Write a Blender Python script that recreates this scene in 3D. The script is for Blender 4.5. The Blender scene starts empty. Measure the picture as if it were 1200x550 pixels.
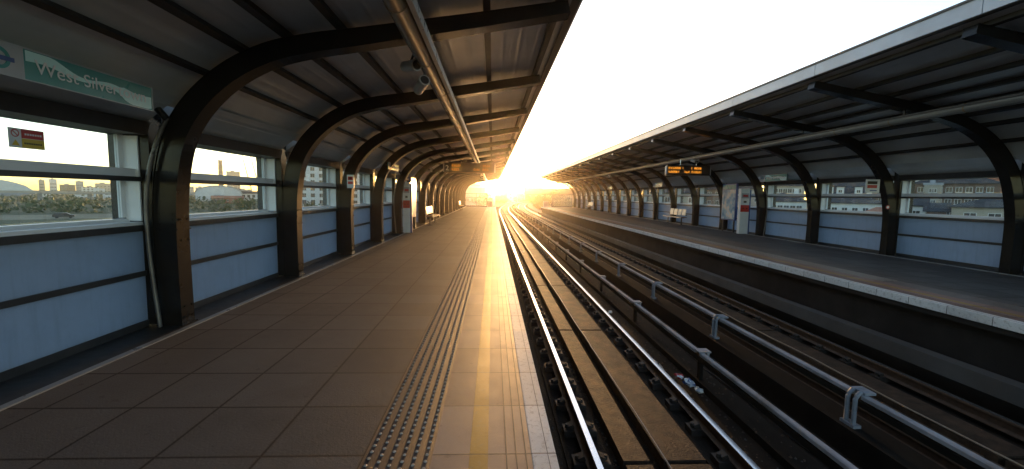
import bpy, math, random
from mathutils import Vector, Matrix
random.seed(7)
D = bpy.data
SC = bpy.context.scene
COL = SC.collection

# ------------------------------------------------------------------ mesh helpers
class MB:
    """Collects polygons (with a material slot each) and links them as ONE mesh."""
    def __init__(s): s.v=[]; s.f=[]; s.m=[]
    def add(s, vs, fs, m=0):
        o=len(s.v); s.v+= [tuple(p) for p in vs]; s.f+= [tuple(i+o for i in f) for f in fs]; s.m+= [m]*len(fs)
        return s
    def box(s, x0,x1,y0,y1,z0,z1, m=0):
        v=[(x0,y0,z0),(x1,y0,z0),(x1,y1,z0),(x0,y1,z0),(x0,y0,z1),(x1,y0,z1),(x1,y1,z1),(x0,y1,z1)]
        return s.add(v,[(0,3,2,1),(4,5,6,7),(0,1,5,4),(1,2,6,5),(2,3,7,6),(3,0,4,7)],m)
    def obox(s, c, sx,sy,sz, rz=0, m=0, rx=0, ry=0):
        R=Matrix.Rotation(rz,3,'Z')@Matrix.Rotation(ry,3,'Y')@Matrix.Rotation(rx,3,'X'); c=Vector(c)
        v=[c+R@Vector((a*sx/2,b*sy/2,d*sz/2)) for d in(-1,1) for a,b in((-1,-1),(1,-1),(1,1),(-1,1))]
        return s.add(v,[(0,3,2,1),(4,5,6,7),(0,1,5,4),(1,2,6,5),(2,3,7,6),(3,0,4,7)],m)
    def cyl(s, a, b, r, n=12, r2=None, m=0, cap=True):
        a=Vector(a);b=Vector(b);d=(b-a).normalized();r2=r if r2 is None else r2
        u=d.cross(Vector((0,0,1)) if abs(d.z)<.9 else Vector((1,0,0))).normalized();w=d.cross(u)
        v=[];f=[]
        for p,rr in((a,r),(b,r2)):
            for i in range(n):
                t=2*math.pi*i/n; v.append(p+u*math.cos(t)*rr+w*math.sin(t)*rr)
        f=[(i,(i+1)%n,n+(i+1)%n,n+i) for i in range(n)]
        if cap: f+=[tuple(range(n-1,-1,-1)),tuple(range(n,2*n))]
        return s.add(v,f,m)
    def tube(s, pts, r, n=10, m=0):
        pts=[Vector(p) for p in pts]; v=[];f=[]
        for k,p in enumerate(pts):
            d=(pts[min(k+1,len(pts)-1)]-pts[max(k-1,0)]).normalized()
            u=d.cross(Vector((0,0,1)) if abs(d.z)<.95 else Vector((0,1,0))).normalized();w=d.cross(u)
            v+=[p+u*math.cos(2*math.pi*i/n)*r+w*math.sin(2*math.pi*i/n)*r for i in range(n)]
        for k in range(len(pts)-1):
            f+=[(k*n+i,k*n+(i+1)%n,(k+1)*n+(i+1)%n,(k+1)*n+i) for i in range(n)]
        f+=[tuple(range(n-1,-1,-1)),tuple(range((len(pts)-1)*n,len(pts)*n))]
        return s.add(v,f,m)
    def sweep(s, sec, path, m=0, closed=True, mats=None):
        """sec: (dx,z) points; path: (x,y) points; section stays in the x-z plane"""
        n=len(sec); v=[(x+a,y,z) for x,y in path for a,z in sec]; f=[];mm=[]
        rng=range(n) if closed else range(n-1)
        for k in range(len(path)-1):
            for i in rng:
                f.append((k*n+i,(k+1)*n+i,(k+1)*n+(i+1)%n,k*n+(i+1)%n)); mm.append(mats[i] if mats else m)
        if closed:
            f+=[tuple(range(n)),tuple(range((len(path)-1)*n+n-1,(len(path)-1)*n-1,-1))]; mm+=[mm[0]]*2
        o=len(s.v); s.v+=v; s.f+=[tuple(i+o for i in q) for q in f]; s.m+=mm
        return s
    def build(s, name, mats, parent=None, smooth=False, bevel=0):
        me=D.meshes.new(name); me.from_pydata([tuple(p) for p in s.v],[],s.f)
        mats=mats if isinstance(mats,(list,tuple)) else [mats]
        for m in mats: me.materials.append(m)
        me.polygons.foreach_set('material_index',s.m)
        if smooth:
            me.polygons.foreach_set('use_smooth',[True]*len(s.f)); me.update(); me.set_sharp_from_angle(angle=math.radians(40))
        me.update()
        o=D.objects.new(name,me); COL.objects.link(o)
        if parent: o.parent=parent; o.matrix_parent_inverse=Matrix.Identity(4); o.location=-Vector(parent.location) if parent.get('_abs') else (0,0,0)
        if bevel:
            b=o.modifiers.new('b','BEVEL'); b.width=bevel; b.segments=2; b.limit_method='ANGLE'
        return o

def tag(o,label,cat,group=None,kind=None):
    o['label']=label; o['category']=cat
    if group:o['group']=group
    if kind:o['kind']=kind
    return o
def struct(o): o['kind']='structure'; return o
def stuff(o,label,cat): o['kind']='stuff'; o['label']=label; o['category']=cat; return o
def empty(name,loc,label,cat,group=None,rz=0):
    o=D.objects.new(name,None); COL.objects.link(o); o.location=loc; o.rotation_euler=(0,0,rz)
    o.empty_display_size=.2
    return tag(o,label,cat,group)
def copy_tree(o,parent=None,loc=None,label=None,rz=None,scale=None):
    c=o.copy(); COL.objects.link(c); c.parent=parent
    if loc is not None:c.location=loc
    if rz is not None:c.rotation_euler=(0,0,rz)
    if scale is not None:c.scale=scale
    if label:c['label']=label
    for ch in list(o.children): copy_tree(ch,c)
    return c
def catmull(P,n):
    out=[]
    for i in range(len(P)-1):
        p0=P[max(i-1,0)];p1=P[i];p2=P[i+1];p3=P[min(i+2,len(P)-1)]
        for k in range(n):
            t=k/n
            out.append(tuple(.5*((2*b)+(-a+c)*t+(2*a-5*b+4*c-d)*t*t+(-a+3*b-3*c+d)*t**3) for a,b,c,d in zip(p0,p1,p2,p3)))
    out.append(tuple(P[-1])); return out

# ------------------------------------------------------------------ material helpers
class NT:
    def __init__(s,name):
        s.mat=D.materials.new(name); s.mat.use_nodes=True; s.t=s.mat.node_tree; s.n=s.t.nodes; s.b=s.n['Principled BSDF']; s.out=s.n['Material Output']
        s._tc=None
    def new(s,t,**k):
        n=s.n.new(t)
        for a,v in k.items():
            if a in n.inputs: s.set(n.inputs[a],v)
            else: setattr(n,a,v)
        return n
    def set(s,inp,v):
        if hasattr(v,'is_output'): s.t.links.new(v,inp)
        else: inp.default_value=v
    def tc(s):
        if not s._tc: s._tc=s.n.new('ShaderNodeTexCoord')
        return s._tc.outputs['Object']
    def xyz(s):
        n=s.n.new('ShaderNodeSeparateXYZ'); s.t.links.new(s.tc(),n.inputs[0]); return n.outputs
    def m(s,op,a,b=0,c=0):
        n=s.n.new('ShaderNodeMath'); n.operation=op
        for i,v in enumerate((a,b,c)):
            s.set(n.inputs[i],v)
        return n.outputs[0]
    def noise(s,scale,detail=4,rough=.5,vec=None,stretch=None):
        n=s.n.new('ShaderNodeTexNoise'); n.inputs['Scale'].default_value=scale; n.inputs['Detail'].default_value=detail; n.inputs['Roughness'].default_value=rough
        v=vec or s.tc()
        if stretch:
            mp=s.n.new('ShaderNodeMapping'); mp.inputs['Scale'].default_value=stretch; s.t.links.new(v,mp.inputs[0]); v=mp.outputs[0]
        s.t.links.new(v,n.inputs['Vector']); return n.outputs['Fac']
    def ramp(s,f,*st):
        n=s.n.new('ShaderNodeValToRGB'); e=n.color_ramp.elements
        for i,(p,c) in enumerate(st):
            if i>1: e.new(p)
            e[i].position=p; e[i].color=(*c,1) if len(c)==3 else c
        s.t.links.new(f,n.inputs[0]); return n.outputs[0]
    def mix(s,f,a,b,bt='MIX'):
        n=s.n.new('ShaderNodeMix'); n.data_type='RGBA'; n.blend_type=bt
        s.set(n.inputs[0],f)
        for i,v in((6,a),(7,b)):
            s.set(n.inputs[i],(*v,1) if isinstance(v,tuple) and len(v)==3 else v)
        return n.outputs[2]
    def bump(s,h,strength=.3,dist=.01):
        n=s.n.new('ShaderNodeBump'); n.inputs['Strength'].default_value=strength; n.inputs['Distance'].default_value=dist
        s.t.links.new(h,n.inputs['Height']); s.t.links.new(n.outputs[0],s.b.inputs['Normal']); return n
    def P(s,**k):
        for a,v in k.items():
            a=a.replace('_',' ')
            s.set(s.b.inputs[a],(*v,1) if isinstance(v,tuple) and len(v)==3 else v)
        return s.mat

def mottled(name,c1,c2,scale=3,rough=.6,metal=0,bump=0,bscale=60,rvar=.1,dirt=None,bd=.004,**k):
    t=NT(name); col=t.ramp(t.noise(scale,6,.6),(.3,c1),(.7,c2))
    if dirt: col=t.mix(t.ramp(t.noise(scale*.35,5,.65),(.45,(0,0,0)),(.7,(1,1,1))),col,dirt)
    r=t.m('ADD',t.m('MULTIPLY',t.noise(scale*2.3,4),rvar*2),rough-rvar)
    if bump: t.bump(t.noise(bscale,5,.6),bump,bd)
    return t.P(Base_Color=col,Roughness=r,Metallic=metal,**k)

# paints and metals
M={}
M['rib']=mottled('dark steel paint',(.009,.009,.009),(.018,.017,.016),3,.20,0,0,70,.03,Specular_IOR_Level=.2,dirt=(.018,.016,.013))
M['purlin']=mottled('dark purlin paint',(.012,.012,.011),(.020,.019,.018),5,.5)
def roof_mat():
    t=NT('profiled roof sheet'); x,y,z=t.xyz()
    # shallow ribs pressed in along the platform, plus light waviness
    w=t.m('ABSOLUTE',t.m('SINE',t.m('MULTIPLY',x,13.)))
    w=t.m('POWER',w,14.)
    h=t.m('ADD',t.m('MULTIPLY',w,.6),t.m('MULTIPLY',t.noise(1.4,3,.5,stretch=(3,.5,3)),.7))
    t.bump(h,.4,.014)
    pan=t.m('PINGPONG',t.m('MULTIPLY',y,1/3.),.5)
    col=t.ramp(t.noise(2.2,5,.6),(.3,(.48,.49,.49)),(.7,(.58,.585,.58)))
    return t.P(Base_Color=col,Roughness=t.m('ADD',t.m('MULTIPLY',t.noise(3,4),.2),.26),Metallic=.25)
M['roof']=roof_mat()
M['rooftop']=mottled('weathered roof top',(.35,.37,.38),(.45,.46,.47),2,.5,.3)
M['white']=mottled('white window paint',(.72,.75,.77),(.82,.84,.85),3,.35,0,0)
M['fascia']=mottled('pale aluminium fascia',(.29,.32,.37),(.37,.40,.45),1.5,.4,.2,dirt=(.27,.29,.32))
M['darkrail']=mottled('dark rail paint',(.025,.025,.026),(.04,.04,.04),8,.35)
def panel_mat():
    t=NT('blue grey wall panel')
    col=t.ramp(t.noise(1.1,5,.55),(.3,(.28,.325,.385)),(.7,(.34,.39,.455)))
    col=t.mix(t.m('MULTIPLY',t.noise(260,2,.5),.18),col,(.50,.56,.64))
    x,y,z=t.xyz()
    st=t.ramp(t.noise(1.,6,.65,stretch=(1,14,1.1)),(.5,(0,0,0)),(.68,(1,1,1)))
    col=t.mix(t.m('MULTIPLY',st,.45),col,(.17,.18,.19))
    gr=t.ramp(t.noise(5,5,.7),(.48,(0,0,0)),(.62,(1,1,1)))
    col=t.mix(t.m('MULTIPLY',gr,.16),col,(.13,.13,.13))
    t.bump(t.m('ADD',t.noise(1.3,3,.5),t.m('MULTIPLY',t.noise(140,3,.6),.05)),.25,.02)
    return t.P(Base_Color=col,Roughness=.42,Transmission_Weight=0.)
def panel_translucent():
    m=panel_mat(); nt=m.node_tree; b=nt.nodes['Principled BSDF']; o=nt.nodes['Material Output']
    tr=nt.nodes.new('ShaderNodeBsdfTranslucent'); tr.inputs[0].default_value=(.50,.62,.78,1)
    mx=nt.nodes.new('ShaderNodeMixShader'); mx.inputs[0].default_value=.45
    nt.links.new(b.outputs[0],mx.inputs[1]); nt.links.new(tr.outputs[0],mx.inputs[2]); nt.links.new(mx.outputs[0],o.inputs[0])
    return m
M['panel']=panel_translucent()
def glass(name,tint=(.93,.97,.97),gl=.06,dirt=.03,dcol=(.7,.75,.78)):
    m=D.materials.new(name); m.use_nodes=True; nt=m.node_tree; nt.nodes.clear()
    N=nt.nodes.new; L=nt.links.new
    o=N('ShaderNodeOutputMaterial'); tr=N('ShaderNodeBsdfTransparent'); tr.inputs[0].default_value=(*tint,1)
    g=N('ShaderNodeBsdfGlossy'); g.inputs['Roughness'].default_value=.02
    lw=N('ShaderNodeLayerWeight'); lw.inputs[0].default_value=.5; p5=N('ShaderNodeMath'); p5.operation='POWER'; p5.inputs[1].default_value=5.; fr=N('ShaderNodeMath'); fr.operation='MULTIPLY_ADD'; fr.inputs[1].default_value=.85; fr.inputs[2].default_value=.04; L(lw.outputs['Facing'],p5.inputs[0]); L(p5.outputs[0],fr.inputs[0])
    mx=N('ShaderNodeMixShader'); L(fr.outputs[0],mx.inputs[0]); L(tr.outputs[0],mx.inputs[1]); L(g.outputs[0],mx.inputs[2])
    df=N('ShaderNodeBsdfTranslucent'); df.inputs[0].default_value=(*dcol,1)
    m2=N('ShaderNodeMixShader'); tc=N('ShaderNodeTexCoord'); ns=N('ShaderNodeTexNoise'); ns.inputs['Scale'].default_value=1.3; ns.inputs['Detail'].default_value=6
    mu=N('ShaderNodeMath'); mu.operation='MULTIPLY'; mu.inputs[1].default_value=dirt*2
    L(tc.outputs['Object'],ns.inputs['Vector']); L(ns.outputs['Fac'],mu.inputs[0]); L(mu.outputs[0],m2.inputs[0])
    L(mx.outputs[0],m2.inputs[1]); L(df.outputs[0],m2.inputs[2]); L(m2.outputs[0],o.inputs[0])
    return m
M['glass']=glass('window glass',dirt=.008)
M['frost']=glass('dirty screen glass',(.9,.92,.9),.06,.10,(.8,.8,.75))

def slabs(name,c1,c2,px,py,ox=0,oy=0,rough=.6,jw=.006,grain=.5,joint=(.02,.018,.016),wear=None,sp=.18):
    t=NT(name); x,y,z=t.xyz()
    u=t.m('DIVIDE',t.m('SUBTRACT',x,ox),px); v=t.m('DIVIDE',t.m('SUBTRACT',y,oy),py)
    fu=t.m('FRACT',u); fv=t.m('FRACT',v)
    du=t.m('MULTIPLY',t.m('SUBTRACT',.5,t.m('ABSOLUTE',t.m('SUBTRACT',fu,.5))),px)
    dv=t.m('MULTIPLY',t.m('SUBTRACT',.5,t.m('ABSOLUTE',t.m('SUBTRACT',fv,.5))),py)
    wob=t.m('MULTIPLY',t.noise(25,3),.004)
    d=t.m('ADD',t.m('MINIMUM',du,dv),t.m('SUBTRACT',-.0005,wob))
    j=t.m('SMOOTH_MIN',t.m('DIVIDE',d,jw),1.,.2)
    j=t.m('MAXIMUM',j,0.)
    cx=t.new('ShaderNodeCombineXYZ'); t.set(cx.inputs[0],t.m('FLOOR',u)); t.set(cx.inputs[1],t.m('FLOOR',v))
    wn=t.n.new('ShaderNodeTexWhiteNoise'); wn.noise_dimensions='2D'; t.t.links.new(cx.outputs[0],wn.inputs['Vector'])
    f=t.m('ADD',t.m('MULTIPLY',wn.outputs['Value'],.45),t.m('MULTIPLY',t.noise(2.0,6,.6),.55))
    col=t.ramp(f,(.2,c1),(.8,c2))
    g=t.noise(95,4,.75)
    col=t.mix(t.m('MULTIPLY',t.ramp(g,(.35,(0,0,0)),(.65,(1,1,1))),.35*grain),col,tuple(.35*a for a in c1))
    st=t.ramp(t.noise(1.1,7,.7),(.52,(0,0,0)),(.72,(1,1,1)))
    col=t.mix(t.m('MULTIPLY',st,.35),col,tuple(.5*a for a in c1))
    spots=t.ramp(t.noise(14,2,.4),(.70,(0,0,0)),(.73,(1,1,1)))
    col=t.mix(t.m('MULTIPLY',spots,.4),col,tuple(.4*a for a in c1))
    if wear:
        wm=t.ramp(t.noise(22,7,.75),(.53,(0,0,0)),(.60,(1,1,1))); col=t.mix(t.m('MULTIPLY',wm,.45),col,wear)
    col=t.mix(j,joint,col)
    g2=t.noise(48,4,.7); t.bump(t.m('ADD',t.m('MULTIPLY',g2,grain),t.m('MULTIPLY',g,grain*.4)),.45,.004)
    r=t.m('ADD',rough-.1,t.m('MULTIPLY',t.noise(5,5,.6),.22))
    return t.P(Base_Color=col,Roughness=r,Specular_IOR_Level=sp)
M['slab_dark']=slabs('dark paving slabs',(.082,.080,.080),(.132,.127,.125),.6,.6,-.74,.075,.66,.012,1.1,(.014,.012,.012))
M['slab_light']=slabs('pale edge paving',(.29,.195,.145),(.44,.31,.24),10,.6,-5,.075,.55,.006,.45,(.04,.032,.028))
M['coping']=slabs('white painted coping',(.62,.60,.57),(.78,.76,.73),10,.6,-5,.075,.6,.005,.3,(.10,.09,.08),wear=(.30,.26,.22))
M['yellow']=slabs('worn yellow line paint',(.24,.135,.02),(.38,.22,.035),10,.6,-5,.075,.5,.005,.6,(.06,.045,.02),wear=(.26,.18,.10))
M['tactile']=mottled('tactile paving base',(.060,.038,.031),(.105,.068,.055),5,.5,0,.3,150,.1,dirt=(.08,.065,.055))
M['redbrown']=slabs('red brown edge paving',(.20,.11,.085),(.27,.15,.12),10,.6,-5,.075,.5,.006,.5)
M['stud']=mottled('worn stud tops',(.36,.30,.25),(.52,.44,.37),30,.36,.1)
M['groove']=mottled('dark groove filler',(.015,.014,.013),(.03,.027,.025),20,.6)
M['kerb']=mottled('pale kerb strip',(.26,.25,.24),(.36,.35,.33),3,.3,.2,.2,60)
M['concrete']=mottled('stained platform concrete',(.045,.042,.04),(.085,.078,.072),1.3,.8,0,.5,30,.1,dirt=(.06,.052,.045))
M['matt']=mottled('black grime',(.008,.007,.006),(.018,.015,.012),3,.9,0,.5,40,.05,Specular_IOR_Level=.1)  # near-black for the bars, legs and plinths below the conductor covers
M['sidewall']=mottled('grimy platform side',(.015,.013,.012),(.034,.030,.026),1.3,.9,0,.5,30,.05,dirt=(.014,.012,.011),Specular_IOR_Level=.15)
M['trackbed']=mottled('grimy track bed',(.009,.0075,.006),(.024,.018,.013),2.2,.85,0,.9,45,.05,dirt=(.010,.008,.007),bd=.012,Specular_IOR_Level=.12)
M['trackslab']=mottled('rust stained track slab',(.022,.014,.010),(.10,.058,.034),5,.72,0,.9,38,.1,dirt=(.03,.02,.014),bd=.016,Specular_IOR_Level=.25)
M['railtop']=mottled('polished rail head',(.66,.67,.69),(.76,.77,.78),8,.24,1.,0,0,.04)
M['rust']=mottled('rusty steel',(.055,.030,.018),(.10,.055,.032),14,.65,.2,.5,120)
M['clip']=mottled('rusty clips',(.016,.011,.008),(.035,.023,.016),20,.7,.1)
M['cover']=mottled('grey conductor cover',(.26,.25,.27),(.36,.35,.37),5,.68,.0,0,0,.08,dirt=(.17,.155,.15))
M['bracket']=mottled('pale grey bracket',(.15,.16,.18),(.24,.25,.28),8,.6)
M['tube']=mottled('painted service tube',(.30,.21,.12),(.38,.27,.16),1.5,.24,.3,0,0,.03)
M['alu']=mottled('brushed aluminium',(.62,.63,.64),(.74,.75,.76),10,.22,.9)
M['tubegrey']=mottled('grey service tube',(.15,.15,.14),(.20,.20,.19),3,.4,.1)
M['pipe']=mottled('dull metal pipe',(.13,.12,.11),(.20,.19,.17),6,.4,.5)
M['tray']=mottled('galvanised tray',(.42,.42,.42),(.52,.52,.52),4,.3,.5)
M['drum']=mottled('light grey drum casing',(.40,.38,.35),(.50,.48,.44),8,.35,.3)
M['cable']=mottled('tan cable sheath',(.30,.22,.15),(.42,.31,.21),30,.35)
M['black']=mottled('black casing',(.012,.012,.013),(.02,.02,.02),10,.35)
M['teal']=mottled('teal sign face',(.02,.22,.21),(.03,.27,.25),4,.3)
M['tealpale']=mottled('pale teal wave',(.55,.85,.85),(.6,.88,.88),4,.3)
M['signwhite']=mottled('white sign face',(.72,.75,.76),(.80,.82,.83),4,.35)
M['sgrey']=mottled('grey sign face',(.36,.38,.42),(.42,.44,.47),4,.35)
M['red']=mottled('red sign paint',(.50,.03,.025),(.58,.045,.035),5,.35)
M['syellow']=mottled('yellow sign paint',(.65,.45,.03),(.7,.5,.05),5,.35)
M['blue']=mottled('blue case paint',(.03,.07,.22),(.04,.09,.27),5,.35)
M['cream']=mottled('cream seat plastic',(.62,.58,.50),(.72,.67,.58),6,.35)
M['wood']=mottled('brown seat slat',(.16,.08,.04),(.24,.13,.06),9,.45)
def emit(name,c,s):
    t=NT(name); return t.P(Base_Color=(.02,.01,.0),Emission_Color=c,Emission_Strength=s)
M['led']=emit('amber display dots',(1.,.34,.03),.24)

# ------------------------------------------------------------------ ground and far setting
ZG=-6.5
def ground_mat():
    t=NT('scrubby ground'); 
    c=t.ramp(t.noise(.03,8,.65),(.35,(.03,.055,.02)),(.55,(.07,.09,.04)),(.7,(.17,.155,.11)))
    c=t.mix(t.m('MULTIPLY',t.noise(.6,5,.7),.6),c,(.06,.075,.035))
    t.bump(t.noise(.8,6,.7),.6,.5)
    return t.P(Base_Color=c,Roughness=.95)
g=MB(); g.add([(-1480,-300,ZG),(1480,-300,ZG),(1480,1580,ZG),(-1480,1580,ZG)],[(0,1,2,3)])
struct(g.build('ground',ground_mat()))

def ctr(y):            # the line bends to the right beyond the platforms
    return 0 if y<60 else .00078*(y-60)**2
YS=[-10,0,5,10,20,30,40,50,60]+[60+6*k for k in range(1,33)]
def path(x,y0=-10,y1=252): return [(x+ctr(y),y) for y in YS if y0<=y<=y1]

# viaduct that carries the tracks
MB().sweep([(.40,-1.27),(6.81,-1.27),(6.81,-2.6),(.40,-2.6)],path(0)).build('track_bed',M['trackbed'])['kind']='structure'
b=MB()
for x0,x1 in((-.9,.3),(6.9,8.2)):
    b.sweep([(x0,-.95),(x1,-.95),(x1,-2.4),(x0,-2.4)],path(0,66.,252))
struct(b.build('viaduct_path',M['concrete']))

# platforms
def platform(sgn, xe, width, yend):
    X=lambda d: xe+sgn*d           # d = distance inwards from the edge
    def strip(mb,d0,d1,z0,z1,y0=-9,y1=yend):
        a,c=sorted((X(d0),X(d1))); mb.box(a,c,y0,y1,z0,z1)
    p=MB(); strip(p,.15,width,-1.9,-.004); strip(p,.02,.15,-.20,-.004,-9,yend-.01); struct(p.build('platform_body',M['sidewall']))
    p=MB(); strip(p,1.14,width-.15,-.002,.0); 
    o=p.build('platform_paving',M['slab_dark']); struct(o)
    p=MB(); strip(p,0,.15,-.12,.002); struct(p.build('platform_coping',M['coping'],bevel=.006))
    p=MB()
    for d0,d1 in((.15,.41),(.52,.74)): strip(p,d0,d1,-.01,.0)
    struct(p.build('platform_edge_paving',M['slab_light'] if sgn<0 else M['redbrown']))
    p=MB(); strip(p,.41,.52,-.01,.0008); struct(p.build('yellow_line',M['yellow']))
    p=MB()
    for d in (.18,.238,.297): strip(p,d,d+.007,-.008,.0016)
    struct(p.build('platform_drain_grooves',M['groove']))
    p=MB(); strip(p,.050,.053,-.008,.0036); struct(p.build('coping_joint',M['groove']))
    p=MB(); strip(p,.74,1.14,-.01,.0); struct(p.build('tactile_strip',M['tactile']))
    # studs: six rows of domes, every other row set off by half a pitch
    s=MB(); P=.0667; seg=6
    y1=44 if sgn<0 else 30
    y0=1.6 if sgn<0 else 8
    for r in range(6):
        x=X(.74+P*(r+.5)); n=int((y1-y0)/P)
        for k in range(n):
            y=y0+P*(k+(.5 if r%2 else 0))+.01
            if (k%3==0 and random.random()<.0): continue
            v=[(x+.0125*math.cos(t),y+.0125*math.sin(t),0) for t in [2*math.pi*i/seg for i in range(seg)]]
            v+=[(x+.0075*math.cos(t),y+.0075*math.sin(t),.0058) for t in [2*math.pi*i/seg for i in range(seg)]]
            f=[(i,(i+1)%seg,seg+(i+1)%seg,seg+i) for i in range(seg)]+[tuple(range(seg,2*seg))]
            s.add(v,f)
    stuff(s.build('tactile_studs',M['stud'],smooth=False),
          'rows of small raised studs on the tactile strip of the '+('near left' if sgn<0 else 'far right')+' platform','studs')
    k=MB(); strip(k,width-.21,width-.145,.0,.012); struct(k.build('kerb',M['kerb']))
    k=MB(); strip(k,width-.145,width+.32,-.3,.004); struct(k.build('platform_wall_margin',M['purlin']))
platform(-1,.40,4.0,57.2)
platform(1,6.81,4.58,61.0)

# ------------------------------------------------------------------ the two station canopies
LIN=[(-3.52,0),(-3.53,.6),(-3.53,1.1),(-3.50,1.6),(-3.40,2.06),(-3.19,2.42),(-2.86,2.73),(-2.45,2.95),(-2.0,3.07),(-1.5,3.155),(-.8,3.28),(-.08,3.41),(.84,3.585)]
RIN=[(11.25,0),(11.26,.6),(11.24,1.2),(11.13,1.75),(10.95,2.2),(10.55,2.70),(9.98,3.07),(9.25,3.31),(8.34,3.50),(7.5,3.66),(6.55,3.84)]
def offset(P,depths,sgn):
    out=[]
    for i,p in enumerate(P):
        a=P[max(i-1,0)];b=P[min(i+1,len(P)-1)]
        dx,dz=b[0]-a[0],b[1]-a[1]; l=math.hypot(dx,dz)
        # normal pointing outwards (away from the platform)
        nx,nz=(-dz/l,dx/l) if sgn<0 else (dz/l,-dx/l)
        out.append((p[0]+nx*depths[i],p[1]+nz*depths[i]))
    return out
def canopy(sgn,IN,ribs,y0,y1,label,fz):
    t=empty('station_canopy',(IN[0][0],y0,0),label,'canopy'); t['_abs']=1
    inn=catmull(IN,5); n=len(inn)
    L=[0]
    for a,b in zip(inn,inn[1:]): L.append(L[-1]+math.hypot(b[0]-a[0],b[1]-a[1]))
    dep=[]
    for l in L:
        u=l/L[-1]
        B=.27 if sgn<0 else .26; dep.append(B if u<.26 else B-(u-.26)/.16*(B-.23) if u<.42 else .23-(u-.42)/.58*.09)
    out=offset(inn,dep,sgn)
    # rib: web with flanges
    def rib_mesh():
        b=MB(); W=.21
        def skin(A,B,ya,yb):
            v=[];f=[]
            for (p,q) in zip(A,B):
                v+=[(p[0],ya,p[1]),(p[0],yb,p[1]),(q[0],yb,q[1]),(q[0],ya,q[1])]
            for k in range(len(A)-1):
                for i in range(4):
                    f.append((k*4+i,k*4+(i+1)%4,(k+1)*4+(i+1)%4,(k+1)*4+i))
            f+=[(0,3,2,1),tuple((len(A)-1)*4+i for i in range(4))]
            b.add(v,f)
        mid1=offset(inn,[.014]*n,sgn); mid2=offset(inn,[d-.014 for d in dep],sgn)
        skin(inn,mid1,0,W); skin(mid2,out,0,W); skin(mid1,mid2,.012,W-.012)
        # splice plate seen as a line part way up, and a foot plate
        x=IN[0][0]; o=-.2*(-sgn)
        D_=.27 if sgn<0 else .26; xa,xb=sorted((x-sgn*.006,x+sgn*D_)); b.box(xa,xb,-.006,W+.006,1.10,1.112)
        xa,xb=sorted((x-sgn*.02,x+sgn*D_)); b.box(xa,xb,-.02,W+.02,0.0,.02)
        xa,xb=sorted((x+sgn*(D_-.01),x+sgn*(D_+.42))); b.box(xa,xb,.001,W-.001,.021,2.66)
        for zb in (.10,.22,.98,1.22):
            for yb in (.05,.16): b.cyl((x,yb,zb),(x-sgn*.016,yb,zb),.013,6)
        for k in range(5):
            for dx in(.06,.20): b.cyl((x+sgn*dx,.012,.14+k*.0+ (0 if k<1 else .9+.06*k)),(x+sgn*dx,-.002,.14+(0 if k<1 else .9+.06*k)),.012,6)
        return b
    first=None
    for y in ribs:
        if first is None:
            first=rib_mesh().build('rib',M['rib'],t); o=first
        else:
            o=first.copy(); COL.objects.link(o); o.parent=t
        o.location=Vector((0,y,0))-t.location
    # purlins and roof sheet on top of the ribs
    def at_len(fr,off=0):
        l=fr*L[-1]
        for i in range(n-1):
            if L[i+1]>=l:
                k=(l-L[i])/(L[i+1]-L[i]); 
                p=(out[i][0]+(out[i+1][0]-out[i][0])*k,out[i][1]+(out[i+1][1]-out[i][1])*k)
                dx,dz=out[i+1][0]-out[i][0],out[i+1][1]-out[i][1]; q=math.hypot(dx,dz)
                return p,(dx/q,dz/q)
        return out[-1],(1,0)
    if sgn<0: fr=[.412,.475,.54,.625,.745,.865,.988]
    else: fr=[.40,.47,.53,.60,.68,.765,.86,.975]
    for i,q in enumerate(fr):
        (px,pz),(tx,tz)=at_len(q); nx,nz=(-tz,tx) if sgn<0 else (tz,-tx)
        h=.07; w=.075 if i else .05
        c=Vector((px,0,pz)); T=Vector((tx,0,tz)); Nn=Vector((nx,0,nz))
        A=[c-T*w/2-Nn*.004,c+T*w/2-Nn*.004,c+T*w/2+Nn*h,c-T*w/2+Nn*h]
        v=[(a.x,y0,a.z) for a in A]+[(a.x,y1,a.z) for a in A]
        MB().add(v,[(0,1,2,3),(7,6,5,4),(0,4,5,1),(1,5,6,2),(2,6,7,3),(3,7,4,0)]).build('purlin',M['purlin'],t)
    # roof sheet follows the ribs from the window head outwards
    k0=next(i for i in range(n) if L[i]/L[-1]>=(.335 if sgn<0 else .325))
    base=[out[i] for i in range(k0,n)]
    ext=(base[-1][0]-sgn*(.15 if sgn<0 else .10),base[-1][1]+.018); base=base+[ext]
    lo=offset(base,[.066]*len(base),sgn); hi=offset(base,[.115]*len(base),sgn)
    b=MB(); v=[];f=[];m=len(base)
    ysp=[y0]+[y for y in range(int(y0)+1,int(y1)+1)]+[y1]; ysp=[y0,y1]
    for y in (y0,y1):
        v+=[(p[0],y,p[1]) for p in lo]+[(p[0],y,p[1]) for p in hi]
    for i in range(m-1):
        b.add([v[i],v[i+1],v[2*m+i+1],v[2*m+i]],[(0,1,2,3)],0)
        b.add([v[m+i],v[m+i+1],v[3*m+i+1],v[3*m+i]],[(0,3,2,1)],1)
    for k in (0,2*m): 
        for i in range(m-1): b.add([v[k+i],v[k+i+1],v[k+m+i+1],v[k+m+i]],[(0,1,2,3)],1)
    b.build('roof_sheet',[M['roof'],M['rooftop']],t,smooth=False)
    # fascia at the track side
    fx=ext[0]-sgn*.012; a,c=sorted((fx,fx-sgn*.03)); zt=lo[-1][1]
    y=y0; 
    fb=MB()
    k=0
    while y<y1-.01:
        ye=min(y+3.,y1); fb.box(a,c,y+.006,ye-.006,zt-.02,zt+fz); y=ye; k+=1
    fb.build('fascia',M['fascia'],t)
    a,c=sorted((fx-sgn*.05,fx+sgn*.10)); MB().box(a,c,y0,y1,zt+fz,zt+fz+.035).build('gutter_cap',M['purlin'],t)
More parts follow.
